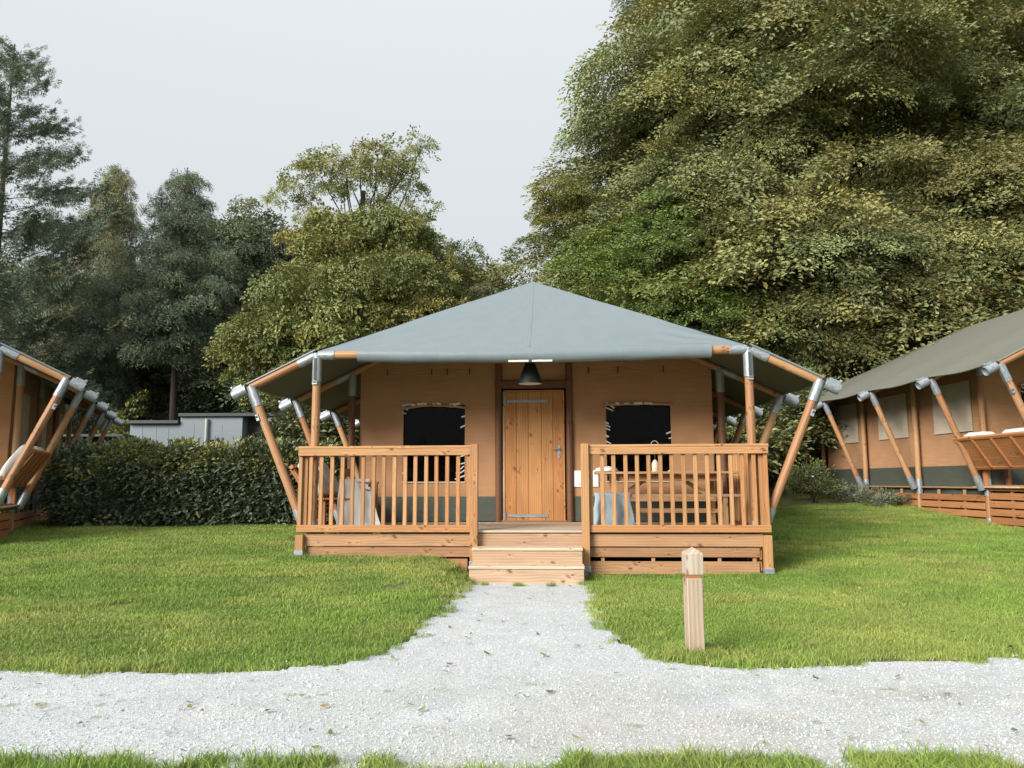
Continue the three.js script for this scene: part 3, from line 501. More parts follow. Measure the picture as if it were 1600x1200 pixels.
function lounge(T, s, z0, z1, label, cushionLabel) { // built-in bench whose panelled back leans outwards over the deck edge
  const t = thing('lounge_bench', label, 'bench', T.pos, T.turn), y = (d) => D0 + d, L = z0 - z1, zc = (z0 + z1) / 2;
  const top = V(s * 3.33, y(0.80), zc), bot = V(s * 3.02, y(0.34), zc), len = Math.hypot(top.x - bot.x, top.y - bot.y), ang = -s * Math.atan2(Math.abs(top.x - bot.x), top.y - bot.y);
  const at = (q, off = 0) => { const p = bot.clone().lerp(top, q); return [p.x + s * off * Math.cos(ang), p.y - Math.abs(Math.sin(ang)) * off, zc]; };
  for (let k = 0; k < 3; k++) addBoard('back_board', 0.022, len / 3 - 0.004, L, at((k + 0.5) / 3), M.bench, t, [0, 0, ang]);
  addBoard('cap_rail', 0.06, 0.05, L + 0.06, [top.x + s * 0.01, top.y + 0.02, zc], M.bench[2], t, [0, 0, ang]); addBoard('base_rail', 0.06, 0.05, L + 0.02, [bot.x - s * 0.01, bot.y - 0.02, zc], M.bench[1], t, [0, 0, ang]);
  for (const q of [0.02, 0.25, 0.5, 0.75, 0.98]) { const p = at(0.5, 0.03); addBoard('rib', 0.035, len, 0.04, [p[0], p[1], z0 + (z1 - z0) * q], M.bench[1], t, [0, 0, ang]); }
  for (let k = 0; k < 4; k++) addBoard('seat_board', 0.125, 0.025, L, [s * (2.93 - k * 0.13), y(0.38), zc], M.bench, t);
  for (const z of [z0 - 0.08, z1 + 0.08]) for (const x of [2.9, 2.48]) addBoard('leg', 0.06, 0.37, 0.06, [s * x, y(0.185), z], M.bench[0], t);
  // loose cushions along the back
  for (let k = 0; k < 2; k++) {
    const c0 = z0 - 0.05 - k * L / 2, c1 = c0 - L / 2 + 0.1;
    const cu = obj('cushion', (() => { const g = new THREE.SphereGeometry(1, 24, 16), P = g.attributes.position; for (let i = 0; i < P.count; i++) { const e = (v, p) => Math.sign(v) * Math.abs(v) ** p; const x = e(P.getX(i), 0.7), yy = e(P.getY(i), 0.45), z = e(P.getZ(i), 0.45); P.setXYZ(i, x * 0.085 * (1 + 0.2 * N(z * 2, yy * 2, k)), yy * 0.29 + 0.025 * N(z * 3, x * 2, k + 4), z * (c0 - c1) / 2); } g.computeVertexNormals(); return g; })(), M.white);
    tag(cu, cushionLabel + (k ? ', next to the canvas wall' : ', at the open end'), 'cushion', 'white bench cushions'); const p = V(s * 3.11, y(0.665), (c0 + c1) / 2).applyAxisAngle(V(0, 1, 0), T.turn); cu.position.set(T.pos[0] + p.x, T.pos[1] + p.y, T.pos[2] + p.z); cu.rotation.set(0, T.turn, ang, 'YXZ');
  }
  return t;
}
buildTent(MAIN, { front: true, darkInner: true, label: 'brown canvas safari tent with sky tinted grey roof and plank door' });
buildTent(RIGHT, { front: true, roof: M.roofOlive, label: 'tan canvas tent with olive grey roof and pale window flaps under beech' });
buildTent(LEFT, { front: true, label: 'brown canvas tent beside the hedge, its side struts turned to the lawn' });
buildDeck(MAIN, { front: true, sides: [-1, 1], label: 'timber veranda deck with two slatted railings beside the steps' });
buildDeck(RIGHT, { sides: [-1], label: 'timber deck with slatted skirt on the slope below the beech' });
buildDeck(LEFT, { sides: [1], label: 'timber deck under the tent beside the hedge' });
lounge(MAIN, -1, -0.72, -1.86, 'wooden lounge bench leaning outwards on the veranda with slatted railings', 'white cushion on main veranda bench');
lounge(RIGHT, -1, -0.1, -1.98, 'wooden lounge bench with outward leaning panelled back by the slatted skirt', 'white cushion on bench above slatted skirt');
lounge(LEFT, 1, -0.25, -1.8, 'wooden lounge bench on the deck beside the hedge', 'white cushion on bench beside the hedge');
const inMain = (x, yy, z) => { const p = V(x, D0 + yy, z).applyAxisAngle(V(0, 1, 0), MAIN.turn); return [MAIN.pos[0] + p.x, MAIN.pos[1] + p.y, MAIN.pos[2] + p.z]; };
{ // steps
  const t = thing('wooden_steps', 'pale two-tread wooden steps up to the veranda', 'steps', inMain(-0.02, -D0, 0), MAIN.turn);
  for (const [top, zf, w] of [[0.395, 0.27, 1.36], [0.205, 0.54, 1.38]]) {
    addBoard('tread', w, 0.034, 0.29, [0, top - 0.017, zf - 0.13], M.tread[2], t); addBoard('riser', w - 0.012, top === 0.205 ? 0.185 : 0.17, 0.028, [0, top - 0.036 - (top === 0.205 ? 0.0925 : 0.085), zf - 0.014], M.step[top > 0.3 ? 0 : 2], t);
    for (const s of [-1, 1]) addBoard('side_board', 0.028, top - 0.04, 0.25, [s * (w / 2 - 0.02), (top - 0.04) / 2, zf - 0.155], M.step[1], t);
  }
}
{ // lamp over the door
  const t = thing('pendant_lamp', 'black cone pendant lamp hanging above the plank door', 'lamp', inMain(0.0, 0, -0.55), MAIN.turn);
  const y0 = 1.93 + 0.0;
  obj('shade', new THREE.LatheGeometry([[0.012, 0.33], [0.05, 0.33], [0.058, 0.30], [0.075, 0.27], [0.168, 0.012], [0.172, 0], [0.165, 0.002], [0.07, 0.262], [0.0, 0.29]].map(([x, yy]) => new THREE.Vector2(x, yy)), 40).translate(0, y0, 0), M.black, t);
  obj('diffuser', new THREE.CylinderGeometry(0.160, 0.160, 0.012, 40).translate(0, y0 + 0.012, 0), M.opal, t);
  obj('cord', tube(V(0, y0 + 0.32, 0), V(0, 2.62, 0), 0.006), M.strap, t);
}
{ // picnic table, bench, throw, lantern, notice on the right of the veranda
  const t = thing('wooden_table', 'wooden table with slanted braces behind the railing', 'table', inMain(1.86, 0, -1.22), MAIN.turn);
  for (let k = 0; k < 5; k++) addBoard('table_board', 1.94, 0.032, 0.138, [0, 0.725, -0.29 + k * 0.145], M.table, t);
  for (const s of [-1, 1]) { addBoard('leg', 0.07, 0.71, 0.06, [s * 0.72, 0.355, 0.27], M.table[0], t); addBoard('leg', 0.07, 0.71, 0.06, [s * 0.72, 0.355, -0.27], M.table[0], t); addBoard('cross_bar', 0.06, 0.07, 0.62, [s * 0.72, 0.67, 0], M.table[1], t); addBoard('brace', 0.055, 0.62, 0.05, [s * 0.42, 0.53, 0.0], M.table[2], t, [0, 0, s * 1.0]); }
  addBoard('apron', 1.5, 0.09, 0.03, [0, 0.655, 0.22], M.table[3], t); addBoard('stretcher', 1.44, 0.07, 0.045, [0, 0.36, 0], M.table[1], t);
  const b = thing('wooden_bench', 'low wooden bench in front of the table behind the railing', 'bench', inMain(1.9, 0, -0.62), MAIN.turn);
  for (const z of [-0.075, 0.075]) addBoard('seat_board', 1.72, 0.035, 0.14, [0, 0.42, z], M.table, b);
  for (const s of [-1, 1]) for (const z of [-0.1, 0.1]) addBoard('leg', 0.06, 0.40, 0.05, [s * 0.66, 0.20, z], M.table[1], b);
  addBoard('stretcher', 1.3, 0.06, 0.03, [0, 0.22, 0], M.table[1], b);
  const cl = obj('blue_throw', sheet(40, 44, (u, v) => { // draped over the near end of the bench, hanging to the floor
    const x = -0.27 + 0.46 * u, s = v * 1.18, fold = 0.045 * Math.sin(u * 15 + 3 * N(u * 2, v * 2.5, 5)) * Math.min(1, s * 1.6), flare = 1 + 0.5 * Math.max(0, s - 0.4) + 0.12 * N(v * 3, 2, 7);
    const w = s < 0.3 ? [0.46, -0.15 + s] : [0.46 - (s - 0.3) * 0.62 + 0.03 * Math.exp(-((s - 0.3) ** 2) * 300) * 0, 0.165 + 0.03 * (s - 0.3)];
    return V(x * flare, Math.max(0.012, w[0]), w[1] + fold);
  }, [1, 1]), M.blue); tag(cl, 'pale blue throw draped over the end of the low bench', 'blanket'); cl.position.set(...inMain(1.12, 0, -0.62)); cl.rotation.y = MAIN.turn;
  const fur = obj('white_fleece', (() => { const g = new THREE.SphereGeometry(1, 40, 20), P = g.attributes.position; for (let i = 0; i < P.count; i++) { const k = 1 + 0.22 * fbm(P.getX(i) * 4, P.getY(i) * 4, P.getZ(i) * 4); P.setXYZ(i, P.getX(i) * 0.16 * k, Math.max(-0.3, P.getY(i)) * 0.055 * k, P.getZ(i) * 0.2 * k); } g.computeVertexNormals(); return g; })(), M.white); tag(fur, 'folded white fleece on the end of the wooden table', 'fleece'); fur.position.set(...inMain(1.05, 0.76, -1.15));
  const n = thing('notice_sheet', 'white notice sheet fixed to the canvas beside the door', 'notice', inMain(0.79, 0.53, -1.985), MAIN.turn);
  addBoard('paper', 0.37, 0.245, 0.004, [0, 0.12, 0], new THREE.MeshStandardMaterial({ color: new THREE.Color(0.78, 0.80, 0.82), roughness: 0.6 }), n);
  const lm = new THREE.MeshStandardMaterial({ color: new THREE.Color(0.35, 0.48, 0.66), roughness: 0.7 }); for (const [k, w] of [[0, 0.17], [1, 0.13]]) addBoard('printed_line', w, 0.012, 0.002, [-0.07, 0.055 - k * 0.02, 0.0032], lm, n); addBoard('printed_picture', 0.06, 0.07, 0.002, [0.02, 0.16, 0.0032], M.table[1], n);
  const l = thing('lantern', 'pale lantern with ring handle standing on the wooden table', 'lantern', inMain(1.74, 0.742, -1.2), MAIN.turn);
  obj('base', new THREE.CylinderGeometry(0.05, 0.055, 0.02, 20).translate(0, 0.01, 0), M.flap, l); obj('body', new THREE.LatheGeometry([[0.045, 0.02], [0.05, 0.06], [0.046, 0.12], [0.03, 0.15], [0.012, 0.17], [0.0, 0.172]].map(([x, yy]) => new THREE.Vector2(x, yy)), 24), M.flap, l); obj('handle_stem', tube(V(0, 0.16, 0), V(0, 0.335, 0), 0.004), M.strap, l); obj('ring_handle', new THREE.TorusGeometry(0.05, 0.006, 8, 28).translate(0, 0.385, 0), new THREE.MeshStandardMaterial({ color: new THREE.Color(0.3, 0.3, 0.28), roughness: 0.5 }), l);
}
{ // white blanket over a small wooden chair on the left
  const c = thing('wooden_chair', 'small wooden chair under a white blanket behind the railing', 'chair', inMain(-2.46, 0, -1.0), MAIN.turn);
  for (const s of [-1, 1]) { addBoard('leg', 0.045, 0.42, 0.045, [0.2, 0.21, s * 0.2], M.bench[0], c); addBoard('leg', 0.045, 0.80, 0.045, [-0.2, 0.40, s * 0.2], M.bench[0], c); addBoard('arm', 0.46, 0.03, 0.06, [0.0, 0.60, s * 0.22], M.bench[1], c); addBoard('arm_post', 0.04, 0.20, 0.04, [0.2, 0.50, s * 0.21], M.bench[1], c); }
  for (let k = 0; k < 3; k++) addBoard('seat_board', 0.135, 0.025, 0.46, [-0.14 + k * 0.14, 0.425, 0], M.bench, c); for (let k = 0; k < 2; k++) addBoard('back_board', 0.022, 0.11, 0.46, [-0.2, 0.6 + k * 0.15, 0], M.bench, c);
  const b = obj('white_blanket', sheet(40, 60, (u, v) => { // over the arm, down to the floor and trailing forward
    const s = v * 1.55, x = -0.20 + 0.40 * u, f = 0.04 * Math.sin(u * 13 + 3.5 * N(u * 2, v * 3, 8)) * Math.min(1, Math.max(0, s - 0.3) * 3);
    let yy, z; if (s < 0.4) { yy = 0.45 + 0.21 * sm(0.1, 0.36, s); z = -0.1 + s * 0.85; } else if (s < 1.02) { yy = 0.66 - (s - 0.4) * 1.0; z = 0.275 + 0.05 * (s - 0.4); } else { yy = 0.035 + 0.012 * N(u * 5, v * 9, 2); z = 0.31 + (s - 1.02) * 0.35; }
    const k = Math.max(0, s - 0.4); return V(x + 0.30 * k * (u * 1.1 - 0.1) + 0.03 * N(v * 5, u * 2, 3), Math.max(0.01, yy + (s > 0.35 && s < 0.5 ? -0.08 * u : 0)), z + f);
  }, [1, 2]), M.white); tag(b, 'off-white blanket hanging over the chair arm to the floor', 'blanket'); b.position.set(...inMain(-2.46, 0, -1.0)); b.rotation.y = MAIN.turn;
}
{ // bollard beside the path
  const t = thing('wooden_bollard', 'weathered square wooden post with pointed head in the lawn', 'bollard', [1.26, -0.045, -5.5], 0.05);
  const w = 0.062, body = board(0.112, 0.66, 0.112, 2, 0.006).clone().translate(0, 0.25, 0);
  obj('shaft', body, M.bollard, t);
  const hp = []; for (const x of [-1, 1]) for (const z of [-1, 1]) hp.push(V(x * 0.056, 0.604, z * 0.056), V(x * 0.059, 0.612, z * 0.059), V(x * 0.059, 0.745, z * 0.059), V(x * 0.054, 0.755, z * 0.054)); hp.push(V(0, 0.79, 0));
  const hg = new ConvexGeometry(hp), P = hg.attributes.position, uv = []; for (let i = 0; i < P.count; i++) uv.push(P.getY(i) / 2 + 0.3, (P.getX(i) + P.getZ(i)) / 0.3); hg.setAttribute('uv', new THREE.Float32BufferAttribute(uv, 2));
  obj('head', hg, M.bollardHead, t);
  obj('neck', board(0.098, 0.03, 0.098, 1, 0.003).clone().translate(0, 0.592, 0), M.slat[1], t);
}
// ---------------------------------------------------------------- vegetation
function leafSpray(n, len, lw, ll, seed, spread = 0.2, droop = 0.25) { // a leafy twig along +x, leaves folded at the midrib
  const r = mulberry(seed), pos = [], idx = [];
  const q = new THREE.Quaternion(), p = V(0, 0, 0);
  for (let k = 0; k < n; k++) {
    const t = (k + r()) / n, side = k % 2 ? 1 : -1, base = V(len * t, -droop * len * t * t + (r() - 0.5) * spread * 0.5, side * spread * r() * (1 - 0.5 * t));
    q.setFromEuler(new THREE.Euler((r() - 0.5) * 1.5, side * -(0.3 + 0.9 * r()), (r() - 0.65) * 0.9, 'YXZ'));
    const L = ll * (0.7 + 0.6 * r()), W = lw * (0.7 + 0.6 * r()), o = pos.length / 3;
    for (const [x, y, z] of [[0, 0, 0], [L * 0.45, W * 0.16, -W / 2], [L, -L * 0.08, 0], [L * 0.45, W * 0.16, W / 2]]) { p.set(x, y, z).applyQuaternion(q).add(base); pos.push(p.x, p.y, p.z); }
    idx.push(o, o + 2, o + 1, o, o + 3, o + 2);
  }
  let g = new THREE.BufferGeometry(); g.setAttribute('position', new THREE.Float32BufferAttribute(pos, 3)); g.setIndex(idx); g = g.toNonIndexed(); g.computeVertexNormals(); return g;
}
function needleSpray(n, len, nl, nw, seed, plume) { // conifer twig along +x; plume: needles all round and swept forward
  const r = mulberry(seed), pos = [];
  const p = V(0, 0, 0), q = new THREE.Quaternion();
  for (let k = 0; k < n; k++) {
    const t = (k + r()) / n, a = r() * 6.283, sideTwig = plume ? 0 : (r() - 0.5) * 0.55 * len * (1.1 - t), base = V(len * t, -0.1 * len * t * t + (r() - 0.5) * 0.03, sideTwig);
    q.setFromEuler(new THREE.Euler(a, (plume ? 0.9 : Math.sign(sideTwig || 1) * -0.7) * (0.4 + 0.8 * r()), plume ? (r() - 0.3) * 1.2 : (r() - 0.5) * 0.8, 'YXZ'));
    const L = nl * (0.6 + 0.8 * r()), W = nw;
    for (const [x, y, z] of [[0, 0, -W / 2], [0, 0, W / 2], [L, 0, 0]]) { p.set(x, y, z).applyQuaternion(q).add(base); pos.push(p.x, p.y, p.z); }
  }
  const g = new THREE.BufferGeometry(); g.setAttribute('position', new THREE.Float32BufferAttribute(pos, 3)); g.computeVertexNormals(); return g;
}
function bough(sprayGeos, m, tilt, seed) { // a dome of leafy twigs of unit radius facing +x, each leaf with a tone of its own
  const r = mulberry(seed), a2 = (a, b) => a + (b - a) * r(), out = [], X = V(1, 0, 0), q = new THREE.Quaternion();
  for (let k = 0; k < m; k++) {
    const an = a2(0, 6.283), ra = Math.sqrt(r()), lx = Math.cos(an) * ra, lz = Math.sin(an) * ra * 0.9, pos = V(lx, 0.42 * (1 - ra * ra) + a2(-0.25, 0.1) - tilt * (lx + 0.3), lz);
    const dir = V(Math.cos(an) * 0.9 + 0.55, -0.25 - 0.9 * ra * tilt + a2(-0.3, 0.45), Math.sin(an) * 0.95).normalize(); q.setFromUnitVectors(X, dir); q.multiply(new THREE.Quaternion().setFromAxisAngle(X, a2(-0.7, 0.7)));
    out.push(sprayGeos[k % sprayGeos.length].clone().applyMatrix4(mtx(pos, q.clone(), a2(0.75, 1.25))));
  }
  const g = mergeGeometries(out), n = g.attributes.position.count, col = new Float32Array(n * 3);
  for (let i = 0; i < n; i += 6) { const v = 0.72 + 0.56 * r(), w = 1 + 0.3 * (r() - 0.5); for (let j = 0; j < 6; j++) { col[3 * (i + j)] = v * w; col[3 * (i + j) + 1] = v; col[3 * (i + j) + 2] = v / w; } }
  g.setAttribute('color', new THREE.BufferAttribute(col, 3)); return g;
}
const leafM = (rough = 0.6, tr = 0.3) => new THREE.MeshPhysicalMaterial({ color: 0xffffff, roughness: rough, side: THREE.DoubleSide, transmission: tr, thickness: 0, vertexColors: true });
M.leaf = leafM(0.62, 0.28); M.needle = leafM(0.7, 0.12); M.hedge = leafM(0.42, 0.15);
const barkTex = tex(256, 512, (i, j) => { const u = i / 256, v = j / 512, a = tileN(u, v, 18, 7, 111) + 0.7 * tileN(u, v, 40, 22, 113), b = tileN(u, v, 4, 4, 117), s = 150 + 55 * a + 20 * b; return [s, s - 4, s - 10]; });
M.bark = new THREE.MeshStandardMaterial({ color: new THREE.Color(0.17, 0.15, 0.12), map: barkTex, bumpMap: barkTex, bumpScale: 0.02, roughness: 0.95 });
M.pineBark = new THREE.MeshStandardMaterial({ color: new THREE.Color(0.27, 0.225, 0.185), map: barkTex, bumpMap: barkTex, bumpScale: 0.02, roughness: 0.95 });
function limb(pts, r0, r1, seg = 7) { // tapered bent limb through points
  const c = new THREE.CatmullRomCurve3(pts), n = Math.max(4, pts.length * 3), g = new THREE.TubeGeometry(c, n, 1, seg), P = g.attributes.position, w = seg + 1;
  for (let i = 0; i <= n; i++) { const o = c.getPointAt(i / n), k = r0 + (r1 - r0) * (i / n) ** 0.8; for (let j = 0; j < w; j++) { const a = i * w + j; P.setXYZ(a, o.x + (P.getX(a) - o.x) * k, o.y + (P.getY(a) - o.y) * k, o.z + (P.getZ(a) - o.z) * k); } }
  const uv = g.attributes.uv, L = c.getLength(); for (let i = 0; i < uv.count; i++) uv.setXY(i, uv.getY(i) * 2, uv.getX(i) * L / 1.2); g.computeVertexNormals(); return g;
}
const jitter = (c, rr, a = 0.25) => { const v = 1 + a * (rr() - 0.5) * 2, w = 1 + 0.25 * (rr() - 0.5); return new THREE.Color(c[0] * v * w, c[1] * v, c[2] * v / w); };
const SP = { beech: [40, 0.5, 0.043, 0.073, 0.30, 0.35], oak: [22, 0.5, 0.085, 0.14, 0.36, 0.12], small: [24, 0.5, 0.07, 0.12, 0.32, 0.2], hedge: [16, 0.5, 0.12, 0.19, 0.36, 0.15], far: [18, 0.55, 0.10, 0.16, 0.36, 0.25] };
const boughs = {};
function boughOf(kind, per, tilt, k) { const key = [kind, per, tilt, k].join(); if (!boughs[key]) { const p = SP[kind]; boughs[key] = bough([1, 2].map((q) => leafSpray(p[0], p[1], p[2], p[3], 3 + q + 7 * k, p[4], p[5])), per, tilt, 50 + k); } return boughs[key]; }
const white = (g) => { const n = g.attributes.position.count, c = new Float32Array(n * 3), r = mulberry(n); for (let i = 0; i < n; i += 3) { const v = 0.75 + 0.5 * r(); for (let j = 0; j < 3; j++) { c[3 * (i + j)] = v * 1.02; c[3 * (i + j) + 1] = v; c[3 * (i + j) + 2] = v; } } g.setAttribute('color', new THREE.BufferAttribute(c, 3)); return g; };
const sprays = { hedge: white(leafSpray(60, 0.42, 0.058, 0.095, 6, 0.42, 0.15)), leaf: white(leafSpray(60, 0.7, 0.07, 0.12, 16, 0.6, 0.15)), spruce: bough([1, 2].map((q) => leafSpray(17, 0.62, 0.06, 0.23, 80 + q, 0.30, 0.5)), 15, 0.5, 81), pine: bough([1, 2].map((q) => leafSpray(18, 0.45, 0.05, 0.24, 90 + q, 0.22, -0.25)), 12, -0.05, 91) };
function deciduous(name, label, o) {
  const t = thing(name, label, 'tree', [o.pos[0], H(o.pos[0], o.pos[1]) - 0.05, o.pos[1]], 0, o.group), rr = mulberry(o.seed), rr2 = (a, b) => a + (b - a) * rr();
  const list = [], clumps = [], q = new THREE.Quaternion(), X = V(1, 0, 0);
  for (const lb of o.lobes) {
    const [cx, cy, cz] = lb.c, [rx, ry, rz] = lb.r;
    for (let k = 0; k < lb.n; k++) {
      const yy = rr2(-1, 1), a = rr2(0, 6.283), s = Math.sqrt(1 - yy * yy); let d = V(Math.cos(a) * s, yy, Math.sin(a) * s);
      if (d.z < -0.35 && rr() < 0.7) d.z *= -1; if (d.y < -0.5 && rr() < 0.5) d.y *= -1;
      const w = lb.shell ? rr2(lb.shell, 1) : rr() < 0.22 ? rr2(0.3, 0.75) : rr2(0.74, 1.03), bulge = 1 + 0.3 * fbm(d.x * 2.2 + o.seed, d.y * 2.2, d.z * 2.2);
      clumps.push({ p: V(cx + d.x * rx * w * bulge, cy + d.y * ry * w * bulge, cz + d.z * rz * w * bulge), d, lb });
    }
  }
  for (const [x, y, z] of o.sprigs || []) { const lb = { bough: rr2(0.5, 0.85) }; clumps.push({ p: V(x, y - 0.1, z), d: V(x, 0.3, z).normalize(), lb }); if (rr() < 0.7) clumps.push({ p: V(x + rr2(-0.45, 0.45), y + rr2(-0.5, 0.15), z + rr2(-0.3, 0.3)), d: V(rr2(-1, 1), 0.3, rr2(-1, 1)).normalize(), lb: { bough: rr2(0.42, 0.7) } }); }
  const kinds = [0, 1, 2].map((k) => boughOf(o.spray || 'beech', o.per || 30, o.tilt ?? 0.45, k)), lists = [[], [], []];
  clumps.forEach(({ p, d, lb }, i) => {
    const br = (o.bough || 0.9) * rr2(0.65, 1.25) * (lb.bough || 1); const yaw = Math.atan2(-d.z, d.x) + rr2(-0.5, 0.5);
    const warm = rr() < (o.accent || 0), c = o.color.map((v, j) => v * (warm ? [1.25, 1.05, 0.9][j] : 1));
    lists[i % 3].push([mtx(p, eul(rr2(-0.2, 0.2) * (o.round ? 2.5 : 1), yaw, rr2(-0.2, 0.25) * (o.round ? 2.5 : 1)), o.round ? V(br * rr2(0.8, 1.1), br * rr2(1.0, 1.5), br) : V(br * rr2(1.0, 1.35), br * rr2(0.7, 1.05), br)), jitter(c, rr, 0.22)]);
  });
  // trunk and limbs
  const top = o.trunkTop, r0 = o.trunkR, wob = (k) => V(rr2(-1, 1) * k, 0, rr2(-1, 1) * k);
  const parts = [limb([V(0, -0.2, 0), V(0, top * 0.3, 0).add(wob(0.12)), V(0, top * 0.65, 0).add(wob(0.25)), V((o.lean || 0), top, 0).add(wob(0.25))], r0, r0 * 0.25, 10)];
  const pick = clumps.filter((c, i) => (o.sprigs && i > clumps.length - 60 && i % 4 === 1) || i % Math.max(1, Math.round(clumps.length / (o.limbs || 26))) === 0);
  for (const { p } of pick) { const y0 = Math.max(top * 0.2, Math.min(top * 0.95, p.y - (o.sprigs ? 0.9 : 0.35) * Math.hypot(p.x, p.z) - rr2(0, 1) - (o.sprigs ? rr2(0.3, 2.5) : 0))), a = V((o.lean || 0) * y0 / top, y0, 0), mid = a.clone().lerp(p, 0.55); mid.y += (o.sprigs ? rr2(-0.1, 0.08) : 0.12) * a.distanceTo(p); if (o.sprigs) mid.add(wob(0.25)); parts.push(limb([a, mid, p], r0 * (o.sprigs ? 0.15 : 0.32), r0 * 0.04, 6)); }
  obj('trunk', parts, o.bark || M.bark, t);
  lists.forEach((l, k) => { if (l.length) instanced('crown', kinds[k], o.mat || M.leaf, l, t).userData.kind = 'stuff'; });
  return t;
}
function conifer(name, label, o) {
  const t = thing(name, label, 'tree', [o.pos[0], H(o.pos[0], o.pos[1]) - 0.05, o.pos[1]], 0, o.group), rr = mulberry(o.seed), rr2 = (a, b) => a + (b - a) * rr(), list = [], parts = [], q = new THREE.Quaternion(), X = V(1, 0, 0);
  parts.push(limb([V(0, -0.2, 0), V(rr2(-0.1, 0.1), o.h * 0.35, 0), V(rr2(-0.1, 0.1), o.h * 0.7, 0), V(0, o.h * 0.99, 0)], o.trunkR, 0.02, 10));
  for (let y = o.y0; y < o.h - 0.2;) {
    const f = (y - o.y0) / (o.h - o.y0), nb = Math.round(rr2(o.nb[0], o.nb[1]) * (1 - 0.35 * f));
    for (let k = 0; k < nb; k++) {
      const a = k / nb * 6.283 + rr2(-0.5, 0.5); if (Math.sin(a) < -0.35 && rr() < 0.5) continue;
      const L = o.w * Math.min(1, (0.06 + (1 - f) ** o.taper)) * rr2(0.6, 1.12) * (f < 0.12 ? 0.75 : 1), d = V(Math.cos(a), 0, Math.sin(a)), y0 = y + rr2(-0.15, 0.15);
      const at = (s) => V(d.x * L * s, y0 + L * (o.rise * s + o.droop * s * s * (1 - 0.8 * f) + (o.tip || 0) * s ** 4), d.z * L * s);
      parts.push(limb([at(0), at(0.5), at(1)], Math.max(0.012, o.trunkR * 0.16 * (1 - f)), 0.006, 5));
      const m = Math.max(3, Math.round(L * o.den * (1 + 0.9 * f))), side = V(-d.z, 0, d.x), tone = rr2(0.8, 1.2);
      for (let i = 0; i < m; i++) {
        const s = o.bare + (1 - o.bare) * (1 - rr() ** 1.35), sd = rr2(-1, 1), p = at(s).addScaledVector(side, sd * L * 0.26 * (1.15 - s)); p.y += rr2(-0.08, 0.05) - (o.hang || 0) * rr() * 0.4;
        const dir = d.clone().multiplyScalar(0.8).addScaledVector(side, sd * 1.1); dir.y = rr2(-0.25, 0.25) + (o.up || 0) - (o.hang || 0) * rr(); dir.normalize(); q.setFromUnitVectors(X, dir);
        list.push([mtx(p, q.clone(), rr2(0.7, 1.2) * (o.leaf || 1) * (1 - 0.5 * f)), jitter(o.color.map((c) => c * tone), rr, 0.25)]);
      }
    }
    y += o.step * (1 - 0.45 * f);
  }
  obj('trunk', parts, o.bark || M.pineBark, t);
  const cr = instanced('crown', sprays[o.spray], M.needle, list, t); cr.userData.kind = 'stuff'; return t;
}
const OLIVE = [0.245, 0.256, 0.088], BEECH = [0.195, 0.216, 0.074], OAK = [0.225, 0.242, 0.062], FRESH = [0.19, 0.245, 0.046], DARK = [0.135, 0.168, 0.082], SPRUCE = [0.165, 0.20, 0.125], PINE = [0.145, 0.18, 0.115], PALE = [0.265, 0.275, 0.150];
// the high beeches behind the tents on the right
deciduous('beech_tree', 'huge olive green beech hanging over the tent with olive grey roof', { pos: [12.2, -25.5], seed: 11, trunkTop: 18, trunkR: 0.5, limbs: 40, color: OLIVE, bough: 1.5, per: 64, tilt: 0.55, lobes: [{ c: [0, 11.5, 0], r: [7.6, 8.8, 7.0], n: 270 }, { c: [-3.5, 5.6, 3.6], r: [4.2, 2.8, 3.2], n: 70 }, { c: [3, 6.5, 4], r: [5.0, 3.2, 3.2], n: 70 }, { c: [-5.4, 9.5, 1.5], r: [3.2, 4.5, 3.5], n: 60 }] });
deciduous('beech_tree', 'tall dense beech rising behind the roof peak beside the huge beech', { pos: [6.0, -27.5], seed: 12, trunkTop: 18, trunkR: 0.42, limbs: 36, color: BEECH, bough: 1.3, per: 60, tilt: 0.4, lobes: [{ c: [2.3, 15.0, 0], r: [3.3, 7.0, 4.2], n: 120 }, { c: [0.6, 11.0, 0.3], r: [3.7, 4.2, 3.8], n: 95 }, { c: [-0.5, 7.0, 0.8], r: [4.2, 4.0, 4.2], n: 105 }] });
deciduous('beech_tree', 'beech filling the gap beyond the huge beech', { pos: [20.5, -29], seed: 13, trunkTop: 17, trunkR: 0.42, limbs: 20, color: BEECH, bough: 1.4, per: 50, tilt: 0.45, lobes: [{ c: [0, 11, 0], r: [6.5, 9, 6], n: 200 }] });
deciduous('young_tree', 'slender tree with ragged outline left of the tall beech, over the roof peak', { pos: [2.1, -25.5], seed: 14, trunkTop: 7.5, trunkR: 0.16, limbs: 18, color: OAK, bough: 0.65, per: 26, tilt: 0.3, spray: 'small', accent: 0.1, lobes: [{ c: [0.3, 7.4, 0], r: [2.2, 3.6, 2.0], n: 110 }, { c: [-0.6, 4.2, 0.2], r: [2.3, 2.4, 2.0], n: 70 }] });
deciduous('hornbeam', 'fresh yellow green hornbeam close behind the main tent roof', { pos: [4.0, -21.5], seed: 15, trunkTop: 6, trunkR: 0.16, limbs: 20, color: FRESH, bough: 0.7, per: 28, tilt: 0.25, spray: 'small', lobes: [{ c: [0, 5.4, 0], r: [2.4, 3.0, 2.2], n: 130 }, { c: [1.4, 4.2, 0.4], r: [2.2, 2.0, 1.8], n: 60 }] });
